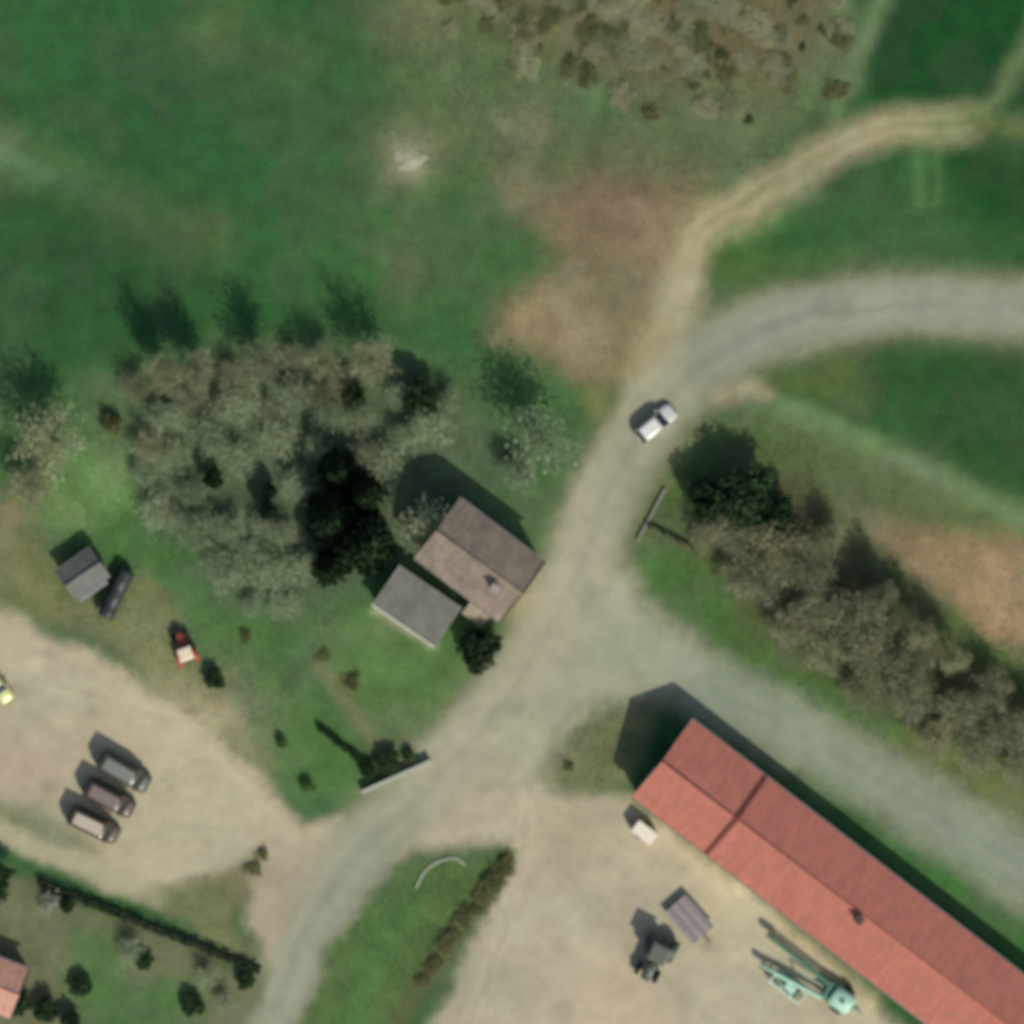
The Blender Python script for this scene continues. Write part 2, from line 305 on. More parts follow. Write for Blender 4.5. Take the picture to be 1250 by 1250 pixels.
    ('line', smooth_line([(600, 960, 6), (650, 1040, 6), (720, 1110, 6), (790, 1150, 6)]), (160, 152, 124), 5, 0.45),
    ('line', smooth_line([(640, 960, 6), (620, 1100, 6), (560, 1260, 6)]), (192, 180, 150), 5, 0.45),
    ('line', smooth_line([(670, 970, 6), (780, 1050, 6), (900, 1150, 6), (1000, 1240, 6)]), (190, 178, 146), 5, 0.4),
    ('line', smooth_line([(660, 1000, 6), (740, 1130, 6), (850, 1220, 6), (960, 1262, 6)]), (158, 150, 122), 5, 0.4),
    ('line', smooth_line([(396, 1030, 6), (320, 976, 6), (250, 946, 6), (190, 976, 6)]), (160, 150, 120), 5, 0.45),
    ('line', smooth_line([(360, 1026, 6), (260, 916, 6), (140, 866, 6), (-20, 816, 6)]), (194, 182, 150), 5, 0.45),
    ('line', smooth_line([(370, 1056, 6), (240, 1026, 6), (120, 1056, 6)]), (162, 152, 122), 5, 0.35),
    ('line', smooth_line([(616, 960, 6), (666, 1040, 6), (720, 1126, 6), (790, 1166, 6)]), (160, 152, 124), 5, 0.45),
    ('line', smooth_line([(656, 960, 6), (636, 1100, 6), (576, 1260, 6)]), (192, 180, 150), 5, 0.45),
    ('line', smooth_line([(670, 986, 6), (780, 1066, 6), (900, 1166, 6), (1000, 1256, 6)]), (190, 178, 146), 5, 0.4),
    ('line', smooth_line([(676, 1000, 6), (756, 1130, 6), (850, 1236, 6), (960, 1278, 6)]), (158, 150, 122), 5, 0.4),
    ('blob', (813, 1178, 12), (196, 186, 156), 0.58),
    ('blob', (159, 951, 12), (146, 138, 112), 0.58),
    ('blob', (899, 1027, 9), (146, 138, 112), 0.48),
    ('blob', (31, 845, 12), (134, 126, 100), 0.45),
    ('blob', (904, 1184, 6), (146, 138, 112), 0.40),
    ('blob', (185, 823, 5), (146, 138, 112), 0.42),
    ('blob', (687, 1236, 13), (134, 126, 100), 0.46),
    ('blob', (60, 958, 11), (146, 138, 112), 0.68),
    ('blob', (834, 1232, 13), (134, 126, 100), 0.36),
    ('blob', (124, 968, 7), (134, 126, 100), 0.46),
    ('blob', (807, 1001, 11), (134, 126, 100), 0.37),
    ('blob', (107, 855, 11), (146, 138, 112), 0.52),
    ('blob', (838, 1014, 14), (146, 138, 112), 0.68),
    ('blob', (107, 873, 10), (134, 126, 100), 0.48),
    ('blob', (799, 1002, 5), (146, 138, 112), 0.57),
    ('blob', (286, 821, 7), (134, 126, 100), 0.47),
    ('blob', (730, 1126, 12), (146, 138, 112), 0.56),
    ('blob', (234, 866, 8), (134, 126, 100), 0.68),
    ('blob', (648, 1082, 10), (146, 138, 112), 0.47),
    ('blob', (277, 898, 8), (134, 126, 100), 0.46),
    ('blob', (868, 1150, 11), (134, 126, 100), 0.70),
    ('blob', (48, 809, 14), (196, 186, 156), 0.67),
    ('poly', GRASS_C, (110, 118, 80), 14, 1), ('blob', (700, 925, 24), (112, 114, 74), .7), ('line', [(668, 950, 8), (676, 890, 8), (700, 865, 8)], (122, 124, 96), 10, .6),
    ('poly', GRASS_M, (82, 106, 60), 10, 1), ('poly', [(400, 1260), (450, 1130), (520, 1075), (510, 1120), (460, 1200), (430, 1290)], (76, 114, 62), 16, .8), ('line', [(615, 1048, 16), (590, 1090, 22), (520, 1190, 24), (490, 1250, 24)], (92, 98, 62), 14, .8),
    # garden at the bottom left
    ('poly', [(-80, 1060), (40, 1075), (160, 1120), (318, 1188), (310, 1240), (290, 1300), (-80, 1300)], (104, 110, 80), 14, 1),
    ('poly', [(85, 1120), (170, 1190), (250, 1210), (240, 1300), (80, 1300)], (76, 112, 62), 24, .9), ('blob', (130, 1150, 30), (84, 114, 64), .6),
    ('line', [(462, 742, 9), (500, 765, 10), (530, 788, 9)], (160, 160, 128), 7, .9), ('blob', (640, 730, 34), (158, 148, 116), .7),
]
def albedo(xw, yw):
    px = 625 + xw * S; py = 625 - yw * S
    wx = px + fbm(px / 55, py / 55, 3) * 15 + vnoise(px / 7, py / 7, 8) * 3.5; wy = py + fbm(px / 55 + 31, py / 55 + 17, 5) * 15 + vnoise(px / 7 + 9, py / 7 + 4, 9) * 3.5
    rgb = np.empty(px.shape + (3,)); rgb[:] = lin((52, 92, 50))
    for L in LAYERS:
        if L[0] == 'poly': d = poly_sd(wx, wy, L[1]); c, fe, op = L[2:5]
        elif L[0] == 'line':
            pts = L[1]
            if len(L) > 5: pts = [(a, b, w + 2 * L[5]) for a, b, w in pts]
            d = line_sd(px + (wx - px) * .5, py + (wy - py) * .5, pts); c, fe, op = L[2:5]
        else:
            cx, cy, r = L[1]; c, op = L[2:4]; fe = None
            a = np.exp(-((wx - cx) ** 2 + (wy - cy) ** 2) / (r * r)) * op
        if fe is not None:
            t = np.clip(0.5 - d / (2 * fe), 0, 1); a = t * t * (3 - 2 * t) * op
        rgb += (np.array(lin(c)) - rgb) * a[..., None]
    m = np.clip(fbm(px / 70, py / 70, 61) * 1.2 - .08, 0, .26)[..., None]; lum = rgb @ np.array([.3, .6, .1])
    rgb = rgb + (lum[..., None] * np.array([1.04, 1.1, .72]) - rgb) * m
    v = 1 + 0.10 * fbm(px / 90, py / 90, 21) + 0.10 * fbm(px / 22, py / 22, 31)
    return np.clip(rgb * v[..., None] * KALB, 0, 0.8)
KALB = 0.91

def set_attr(me, rgb):
    a = me.attributes.new('albedo', 'FLOAT_COLOR', 'POINT')
    a.data.foreach_set('color', np.concatenate([rgb, np.ones((len(rgb), 1))], 1).astype(np.float32).ravel())
def grid_mesh(name, xs, ys, z, keep=None, mat=None):
    gx, gy = np.meshgrid(xs, ys); n = len(xs); m = len(ys)
    idx = np.arange(n * m).reshape(m, n)
    q = np.stack([idx[:-1, :-1], idx[:-1, 1:], idx[1:, 1:], idx[1:, :-1]], -1).reshape(-1, 4)
    if keep is not None:
        k = keep(625 + gx * S, 625 - gy * S)
        kq = k.ravel()[q].all(1); q = q[kq]
    used = np.unique(q); remap = np.full(n * m, -1); remap[used] = np.arange(len(used)); q = remap[q]
    x = gx.ravel()[used]; y = gy.ravel()[used]
    co = np.stack([x, y, np.full(len(x), z)], 1)
    me = bpy.data.meshes.new(name); me.vertices.add(len(co)); me.vertices.foreach_set('co', co.ravel())
    me.loops.add(q.size); me.loops.foreach_set('vertex_index', q.ravel().astype(np.int32))
    me.polygons.add(len(q)); me.polygons.foreach_set('loop_start', np.arange(0, q.size, 4, dtype=np.int32)); me.polygons.foreach_set('loop_total', np.full(len(q), 4, dtype=np.int32))
    me.update(calc_edges=True); me.validate()
    set_attr(me, albedo(x, y)); me.materials.append(mat)
    o = bpy.data.objects.new(name, me); COL.objects.link(o); o['kind'] = 'structure'
    return o

core = np.arange(-56, 56.01, 0.35); out = 56 + np.cumsum(np.geomspace(0.6, 260, 26))
axis = np.concatenate([-out[::-1], core, out])
M_grass = ground_mat('meadow_grass', 3.2, 0.27, 0.07, hue=0.7)
M_gravel = ground_mat('yard_gravel', 4.0, 0.13, 0.03)
M_asph = ground_mat('worn_asphalt', 5.0, 0.10, 0.015, rough=0.88)
grid_mesh('ground', axis, axis, 0.0, None, M_grass)
g4 = np.arange(-58, 58.01, 0.4)
sd = lambda f, *a: (lambda x, y: f(x, y, *a) < 0)
tag(grid_mesh('farm_yard', g4, g4, 0.004, sd(poly_sd, YARD_L), M_gravel), 'pale tan gravel yard where the three cars park')
tag(grid_mesh('barn_yard', g4, g4, 0.004, lambda x, y: (poly_sd(x, y, YARD_R) < 0) | (poly_sd(x, y, JUNC) < 0), M_gravel), 'tan gravel yard in front of the red-roofed barn')
tag(grid_mesh('dirt_track', g4, g4, 0.005, lambda x, y: (line_sd(x, y, TRACK) < -3) , M_gravel), 'sandy dirt track leaving the road bend')
tag(grid_mesh('garden_path', g4, g4, 0.008, sd(line_sd, PATH_L), M_gravel), 'worn sandy path along the clipped hedge')
tag(grid_mesh('side_road', g4, g4, 0.009, sd(line_sd, SIDE), M_asph), 'narrow grey lane running behind the barn')
tag(grid_mesh('road', g4, g4, 0.013, sd(line_sd, ROAD), M_asph), 'curving grey country road')

# ------------------------------------------------------------------ plants
LEAF = {
    'sage': leaf_mat('budding_leaf', (0.30, 0.395, 0.25), (0.57, 0.70, 0.48), .45),
    'bare': leaf_mat('twig_grey', (0.28, 0.285, 0.185), (0.55, 0.555, 0.39), 0.4),
    'twig': leaf_mat('twig_sage', (0.25, 0.30, 0.20), (0.5, 0.56, 0.41), 0.4),
    'dark': leaf_mat('evergreen_leaf', (0.020, 0.046, 0.019), (0.052, 0.098, 0.042), 0.15),
    'green': leaf_mat('shrub_leaf', (0.06, 0.11, 0.035), (0.13, 0.21, 0.075)),
    'olive': leaf_mat('scrub_leaf', (0.10, 0.115, 0.045), (0.22, 0.23, 0.11), .35),
    'pale': leaf_mat('blossom_leaf', (0.22, 0.26, 0.2), (0.5, 0.52, 0.45)),
}
BARK = plain('bark', (0.115, 0.10, 0.075), 0.9, var=0.3, scale=6, bumps=0.5)
def leaf_quads(c, n, s, spread):
    """n small leaf faces around clump centres c"""
    m = len(c); d = RNG.normal(size=(m, n, 3)); d /= np.linalg.norm(d, axis=2, keepdims=True); d *= (RNG.random((m, n, 1)) ** 0.45)
    p = (c[:, None, :] + d * spread).reshape(-1, 3)
    a = RNG.normal(size=p.shape); a[:, 2] *= 0.5; a /= np.linalg.norm(a, axis=1, keepdims=True)
    b = np.cross(a, RNG.normal(size=p.shape)); b /= np.linalg.norm(b, axis=1, keepdims=True)
    sz = s * (0.6 + 0.8 * RNG.random((len(p), 1)))
    return p, a * sz, b * sz * 0.55
def quad_mesh(name, mat, sets):
    V = []; 
    for p, a, b in sets: V.append(np.stack([p - a, p + b, p + a, p - b], 1).reshape(-1, 3))
    V = np.concatenate(V); nq = len(V) // 4
    me = bpy.data.meshes.new(name); me.vertices.add(len(V)); me.vertices.foreach_set('co', V.ravel())
    me.loops.add(nq * 4); me.loops.foreach_set('vertex_index', np.arange(nq * 4, dtype=np.int32))
    me.polygons.add(nq); me.polygons.foreach_set('loop_start', np.arange(0, nq * 4, 4, dtype=np.int32)); me.polygons.foreach_set('loop_total', np.full(nq, 4, dtype=np.int32))
    me.update(calc_edges=True); me.materials.append(mat); return me
def limbs(n_limb, base, top, spread, r0, sub=3):
    b = MB(); b.tube([(0, 0, -0.02), (0.02, 0.01, base), (0.0, 0.03, base + (top - base) * 0.5), (0.03, 0, top)], [r0 * 1.25, r0, r0 * 0.6, r0 * 0.12], 7)
    tips = []
    for i in range(n_limb):
        a = 2 * PI * i / n_limb + random.uniform(-.35, .35); z0 = base + (top - base) * random.uniform(-0.05, 0.5); L = spread * random.uniform(.65, 1)
        e = Vector((math.cos(a) * L, math.sin(a) * L, min(top, z0 + random.uniform(.12, .32)))); mid = Vector((e.x * .45, e.y * .45, z0 + (e.z - z0) * .62))
        b.tube([(0.01, 0, z0), mid, e], [r0 * .55, r0 * .34, r0 * .08], 5); tips.append(e)
        for _ in range(sub):
            t = random.uniform(.35, .95); s = Vector((0.01, 0, z0)).lerp(e, t); s.z = z0 + (e.z - z0) * (t ** .8)
            q = s + Vector((random.uniform(-.3, .3), random.uniform(-.3, .3), random.uniform(.06, .24))); b.tube([s, (s + q) / 2 + Vector((0, 0, .02)), q], [r0 * .22, r0 * .14, r0 * .04], 4); tips.append(q)
    return b, tips
def clump_pts(n, zc, rz, shell=0.5, lumpy=0.25):
    d = RNG.normal(size=(n, 3)); d /= np.linalg.norm(d, axis=1, keepdims=True); r = shell + (1 - shell) * RNG.random((n, 1))
    lob = 1 + lumpy * np.sin(3 * np.arctan2(d[:, 1], d[:, 0]) + RNG.random() * 6)[:, None] * RNG.random((n, 1))
    p = d * r * 0.86 * lob; p[:, 2] = zc + p[:, 2] * rz; return p
PROTO = {}
def proto(kind, var):
    """unit plant: crown radius 1, height 1; scaled when placed"""
    k = (kind, var)
    if k in PROTO: return PROTO[k]
    tw = None
    def twigs(c, n, sp):
        p, a, b = leaf_quads(c, n, .10, sp); a = p - np.array([0, 0, .25]); a /= np.linalg.norm(a, axis=1, keepdims=True); a = a + RNG.normal(size=a.shape) * .55; a *= .095 / np.linalg.norm(a, axis=1, keepdims=True)
        b = np.cross(a, RNG.normal(size=a.shape)); b *= .011 / np.linalg.norm(b, axis=1, keepdims=True); return p, a, b
    if kind == 'sage':
        st, tips = limbs(8, .25, .92, .85, .045, 5); t = np.array([tuple(t) for t in tips]); c = np.concatenate([clump_pts(60, .6, .36, .1, .5), t])
        cr = quad_mesh('crown', LEAF['sage'], [leaf_quads(c, (5, 8, 6, 4)[var], .04, .3)]); tw = quad_mesh('twigs', LEAF['twig'], [twigs(c, (8, 10, 7, 11)[var], .3)])
    elif kind == 'bare':
        st, tips = limbs(9, .22, .92, .88, .045, 6); t = np.array([tuple(t) for t in tips]); c = np.concatenate([clump_pts(50, .6, .36, .1, .5), t, t])
        cr = quad_mesh('crown', LEAF['bare'], [twigs(c, (9, 12, 8, 11)[var], .31), leaf_quads(c[:90], 4, .033, .3)])
    elif kind == 'dark':
        st, tips = limbs(7, .2, .9, .75, .06); c = clump_pts(110, .56, .42, .5, .3)
        cr = quad_mesh('crown', LEAF['dark'], [leaf_quads(c, 42, .06, .2)])
    elif kind == 'conifer':
        b = MB().tube([(0, 0, -.02), (0, 0, .5), (0, 0, .99)], [.055, .035, .006], 7); st = b; cs = []
        nl = 17
        for i in range(nl):
            z = .1 + .88 * i / nl; R = (1 - z) ** .8 * 1.02
            nb = max(4, int(11 * R) + 3)
            for j in range(nb):
                a = 2 * PI * (j + .5 * (i % 2)) / nb + random.uniform(-.2, .2); L = R * random.uniform(.75, 1.08)
                b.tube([(0, 0, z), (math.cos(a) * L * .95, math.sin(a) * L * .95, z - .04 * L)], [.012, .003], 3)
                for t in np.linspace(.25, 1, max(2, int(6 * L))): cs.append((math.cos(a) * L * t, math.sin(a) * L * t, z - .05 * L * t))
        c = np.array(cs); p, a, q = leaf_quads(c, 17, .06, .085); p[:, 2] = c.repeat(17, 0)[:, 2] + (p[:, 2] - c.repeat(17, 0)[:, 2]) * .35
        cr = quad_mesh('crown', LEAF['dark'], [(p, a, q)])
    else:                                            # green, olive, pale: shrubs with several stems
        b = MB(); 
        for i in range(7):
            a = 2 * PI * i / 7 + random.uniform(-.3, .3); e = (math.cos(a) * .55, math.sin(a) * .55, random.uniform(.55, .85)); b.tube([(.05 * math.cos(a), .05 * math.sin(a), -.02), (e[0] * .4, e[1] * .4, e[2] * .5), e], [.035, .025, .008], 5)
        st = b; c = clump_pts(60, .45, .45, .05, .6)
        cr = quad_mesh('foliage', LEAF[kind], [leaf_quads(c, 20, .085, .34)])
    stm = st.mesh('trunk' if kind in ('sage', 'bare', 'dark', 'conifer') else 'stems', BARK, True)
    PROTO[k] = (stm, cr, tw) if tw else (stm, cr); return PROTO[k]
def plant(name, kind, px, py, r, h, label, cat, group=None, sx=1.0):
    """r in photograph pixels, h in metres"""
    meshes = proto(kind, random.randrange(4)); R = r / S
    o = empty(name, P(px, py, 0), random.uniform(0, 6.28), label, cat, group)
    o.scale = (R, R * sx, h)
    for me in meshes:
        c = bpy.data.objects.new(me.name.split('.')[0], me); COL.objects.link(c); c.parent = o
        if c.name.startswith('twigs'): c['kind'] = 'stuff'
    return o
def jit(a): return random.uniform(-a, a)

G = 'budding trees of the wooded plot'
L_w = 'grey-green budding tree in the thicket west of the house'
for x, y, r, h in [(192, 622, 27, 4.2), (214, 562, 30, 4.5), (207, 512, 28, 5), (252, 522, 31, 5), (300, 492, 30, 5.5), (352, 478, 29, 5.5), (296, 566, 26, 4), (346, 536, 29, 5), (366, 592, 22, 4.5), (240, 652, 31, 4.5), (284, 645, 25, 4.2), (285, 702, 30, 4.5), (330, 705, 28, 4.5), (352, 742, 22, 4), (308, 738, 18, 3.5), (372, 690, 22, 4.5), (345, 655, 22, 4.6), (232, 606, 24, 4), (322, 640, 22, 3.4), (262, 545, 22, 3.4), (222, 635, 20, 3.2), (262, 690, 22, 3.4), (310, 668, 20, 3.2), (176, 585, 18, 3), (330, 505, 24, 3.6), (275, 500, 22, 3.6), (384, 545, 18, 3.6)]:
    plant('budding_tree', 'sage', x + jit(6), y + jit(6), r * random.uniform(.85, 1.15), h * .62, L_w + (', towards the meadow' if y < 545 else ', towards the garden grass' if y > 640 else ', deep in its middle'), 'tree', G)
L_n = 'grey-brown leafless tree along the meadow edge, its shadow lying on the grass'
for x, y, r, h in [(205, 452, 27, 7.5), (243, 448, 28, 7.8), (322, 440, 31, 7.5), (395, 442, 24, 5), (455, 438, 31, 7)]:
    plant('leafless_tree', 'bare', x, y, r, h, L_n, 'tree', 'leafless trees along the meadow edge')
for x, y, r in [(168, 470, 22), (285, 458, 22), (360, 436, 20), (235, 485, 24), (420, 470, 22), (180, 545, 22), (390, 480, 22)]:
    plant('leafless_shrub', 'bare', x, y, r, 2.6, 'low twiggy leafless shrub filling gaps below the meadow-edge trees', 'shrub', 'twiggy shrubs at the meadow edge')
L_h = 'pale grey-green budding tree between conifers and bare earth'
for x, y, r, h in [(402, 505, 26, 4.5), (440, 512, 25, 5), (474, 562, 31, 4.5), (446, 555, 22, 4), (484, 482, 20, 4.2), (528, 520, 32, 6), (548, 490, 18, 4.5), (500, 530, 24, 4.5)]:
    plant('budding_tree', 'sage', x, y, r, h * .7, L_h + (', towards the meadow' if y < 508 else ', close to the spruces' if x < 480 else ', towards the house'), 'tree', 'budding trees beside the conifers')
plant('budding_tree', 'sage', 660, 532, 48, 8.5, 'largest grey-green budding tree, standing alone beside the road north of the house', 'tree')
plant('budding_tree', 'sage', 635, 578, 26, 4, 'small grey-green budding tree squeezed between the house and the largest roadside tree', 'tree')
plant('budding_tree', 'sage', 524, 640, 40, 7.0, 'grey-green tree leaning against the west end of the brown-roofed house', 'tree')
plant('spreading_tree', 'bare', 66, 532, 46, 7.2, 'wide leafless tree standing above the bright lawn west of the thicket', 'tree')
plant('spreading_tree', 'bare', 40, 590, 32, 4.5, 'smaller leafless tree on the lawn edge beneath the wide leafless one', 'tree')
plant('dark_shrub', 'olive', 138, 514, 17, 1.8, 'dark brown bramble bush between the wide leafless tree and the thicket', 'shrub')
for x, y, r, h, lab in [(262, 584, 15, 3.4, 'small dark bush added for the shaded gap in the middle of the budding thicket'), (328, 622, 13, 4.2, 'slim dark bush added for the shaded gap between thicket and spruces'), (330, 598, 11, 3.2, 'smallest dark bush added for the shaded gap between thicket and spruces'), (432, 482, 18, 3.4, 'small dark bush added for the shaded gap below the meadow-edge trees'), (514, 484, 26, 4.4, 'round dark bush added for the shaded gap on the meadow side north of the house')]:
    plant('gap_shade_bush', 'dark', x, y, r, h, lab, 'shrub')  # added dark bushes standing in for shade in the gaps between crowns
plant('spruce_tree', 'conifer', 442, 662, 44, 12, 'tallest dark spruce beside the brown-roofed house', 'tree')
plant('spruce_tree', 'conifer', 408, 628, 38, 10, 'dark spruce on the thicket side of the tallest spruce', 'tree')
plant('spruce_tree', 'conifer', 446, 600, 28, 8, 'slim dark spruce north of the tallest spruce', 'tree')
plant('spruce_tree', 'conifer', 412, 572, 28, 7.5, 'slim dark spruce deepest in the budding thicket', 'tree')
plant('spruce_tree', 'conifer', 402, 692, 26, 7, 'shortest dark spruce at the edge of the garden lawn', 'tree')
plant('yew_tree', 'dark', 586, 788, 32, 4.6, 'round dark evergreen at the roadside corner of the house', 'tree')
plant('evergreen_tree', 'dark', 903, 604, 44, 6.2, 'large dark evergreen beside the road bend opposite the brown-roofed house', 'tree')
plant('evergreen_tree', 'dark', 862, 606, 30, 4.6, 'smaller dark evergreen leaning over the road edge', 'tree')
plant('evergreen_tree', 'dark', 946, 628, 28, 5, 'dark evergreen merging into the leafless scrub by the field', 'tree')
for x, y, r, h in [(900, 648, 33, 4.5), (950, 660, 36, 5), (866, 652, 24, 3.5), (932, 706, 34, 4.5), (986, 688, 36, 6), (1040, 742, 36, 5.5), (990, 752, 32, 4.5), (1064, 790, 36, 5), (1104, 806, 33, 5), (1112, 850, 34, 4.5), (1172, 862, 34, 5), (1226, 882, 32, 5.5), (1190, 912, 32, 4.2), (1244, 932, 30, 4.5), (1142, 900, 28, 3.8), (1052, 838, 28, 3.8), (1012, 800, 26, 3.6), (960, 762, 25, 3.5), (900, 702, 26, 3.5), (1268, 880, 34, 6), (1015, 655, 20, 4.5), (1080, 745, 22, 5), (1210, 838, 26, 5)]:
    side = y - (655 + (x - 900) * .78)
    end = 'close to the dark evergreens' if x < 995 else 'halfway along the belt' if x < 1120 else 'beyond the narrow upright trees'
    row = 'on the lane side' if side > 25 else 'on the field side' if side < -8 else 'in the core'
    plant('leafless_tree', 'bare', x + jit(3), y + jit(3), r, h, 'leafless grey-brown tree ' + row + ' of the scrub belt, ' + end, 'tree', 'leafless trees of the eastern scrub')
for x, y, h in [(1122, 768, 8.5), (1160, 800, 8.0), (1075, 722, 6.5)]:
    plant('upright_tree', 'bare', x, y, 19, h, 'narrow upright leafless tree throwing a long spike of shadow on bare earth', 'tree', 'narrow upright trees at the bare field')
SCRUB = [(548, -20), (1050, -20), (1020, 80), (955, 128), (800, 112), (700, 92), (610, 42)]
n = 0
while n < 120:
    x = random.uniform(520, 1060); y = random.uniform(-20, 180)
    if poly_sd(np.array([x]), np.array([y]), SCRUB)[0] > random.uniform(-60, 45): continue
    n += 1; k = random.random(); wh = ', close to the meadow' if x < 720 else ', close to the dirt track' if x > 890 else ', midway between meadow and track'
    if k < .6: plant('bramble_bush', 'olive', x, y, random.uniform(6, 17), random.uniform(.25, .6), 'low olive-brown bramble bush in the rough northern scrub' + wh, 'shrub', 'bramble bushes of the northern scrub', random.uniform(.5, 1.5))
    else: plant('leafless_shrub', 'bare', x, y, random.uniform(9, 22), random.uniform(.3, .65), 'leafless grey-brown shrub in the rough northern scrub' + wh, 'shrub', 'leafless shrubs of the northern scrub', random.uniform(.5, 1.5))
for x, y, r, lab in [(262, 828, 15, 'small dark green bush below the red tractor'), (345, 906, 9, 'tiny dark bush on the grass beside the parking yard'), (376, 958, 10, 'low dark green bush at the tip of the grass beside the parking yard'),
                     (474, 930, 18, 'dark bush in the corner behind the pale low wall'), (450, 940, 12, 'smaller dark bush at the end of the pale low wall'), (500, 923, 11, 'low dark bush behind the road end of the pale wall'),
                     (100, 1202, 16, 'dense dark green bush on the lawn beside the salmon-roofed house'), (235, 1226, 17, 'dark bush standing on the garden lawn south of the clipped hedge'), (300, 1196, 13, 'dark bush in the garden corner where hedge meets road'), (176, 1172, 13, 'dark bush beside the grey garden shrub')]:
    plant('garden_bush', 'green' if r < 12 else 'dark', x, y, r, .8 + r * .05, lab, 'shrub')
for x, y, r, lab in [(160, 1158, 20, 'loose grey shrub below the middle of the clipped hedge'), (255, 1190, 17, 'loose grey shrub near the road end of the clipped hedge'), (275, 1222, 15, 'loose grey shrub between two dark garden bushes')]:
    plant('garden_shrub', 'sage', x, y, r, 2.2, lab, 'shrub')
plant('blossom_bush', 'pale', 62, 1098, 15, 1.6, 'whitish blossoming bush at the end of the clipped hedge', 'shrub')
plant('garden_bush', 'dark', 82, 1104, 12, 1.6, 'dark bush touching the whitish blossoming bush', 'shrub')
for x, y, r in [(22, 1222, 20), (58, 1232, 18), (88, 1244, 14)]:
    plant('garden_bush', 'dark', x, y, r, 2.2, 'dark bush in the row below the salmon-roofed house', 'shrub', 'bushes below the salmon-roofed house')
plant('yew_tree', 'dark', -8, 1072, 30, 5, 'dark evergreen at the outer end of the clipped hedge', 'tree')
for x, y in [(430, 832), (395, 800), (300, 776), (695, 935), (320, 1042), (310, 1058)]:
    plant('weed_clump', 'olive', x, y, random.uniform(7, 13), random.uniform(.3, .6), 'knee-high weed clump on a grass verge or path edge', 'weed', 'weed clumps on verges')

for i in range(20):
    t = i / 19; plant('bramble_bush', 'olive', 617 - 105 * t + jit(5), 1050 + 150 * t + jit(5), random.uniform(11, 17) * (1 - .3 * t), random.uniform(.6, .9) * (1 - .4 * t), 'low dark bramble in the row along the grass island beside the barn yard', 'shrub', 'brambles along the grass island')

# clipped hedge: leaves over a solid core
def hedge(p0, p1, w, h, label):
    a = P(*p0); b = P(*p1); L = (b - a).length; o = empty('hedge', a, math.atan2(b.y - a.y, b.x - a.x), label, 'hedge')
    n = int(L / .5); mb = MB(); rings = []
    for i in range(n + 1):
        x = L * i / n; hh = h * random.uniform(.45, .55); ww = w / 2 * random.uniform(.6, .75)
        rings.append([(x, -ww, 0), (x, ww, 0), (x, ww * .95, hh * .8), (x, ww * .5, hh), (x, -ww * .5, hh), (x, -ww * .95, hh * .8)])
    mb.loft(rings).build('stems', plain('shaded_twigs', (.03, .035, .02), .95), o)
    c = np.stack([RNG.random(int(L * 60)) * L, (RNG.random(int(L * 60)) - .5) * w, RNG.random(int(L * 60)) * h], 1)
    f = np.abs(c[:, 1]) > w * .3; top = c[:, 2] > h * .75; c = c[f | top]
    me = quad_mesh('foliage', LEAF['dark'], [leaf_quads(c, 12, .085, .09)]); q = bpy.data.objects.new('foliage', me); COL.objects.link(q); q.parent = o
hedge((48, 1076), (318, 1184), 0.8, 1.0, 'long clipped dark hedge between the sandy path and the garden')
hedge((388, 886), (448, 934), .55, .9, 'thin low hedge curving round the garden grass to the pale wall')

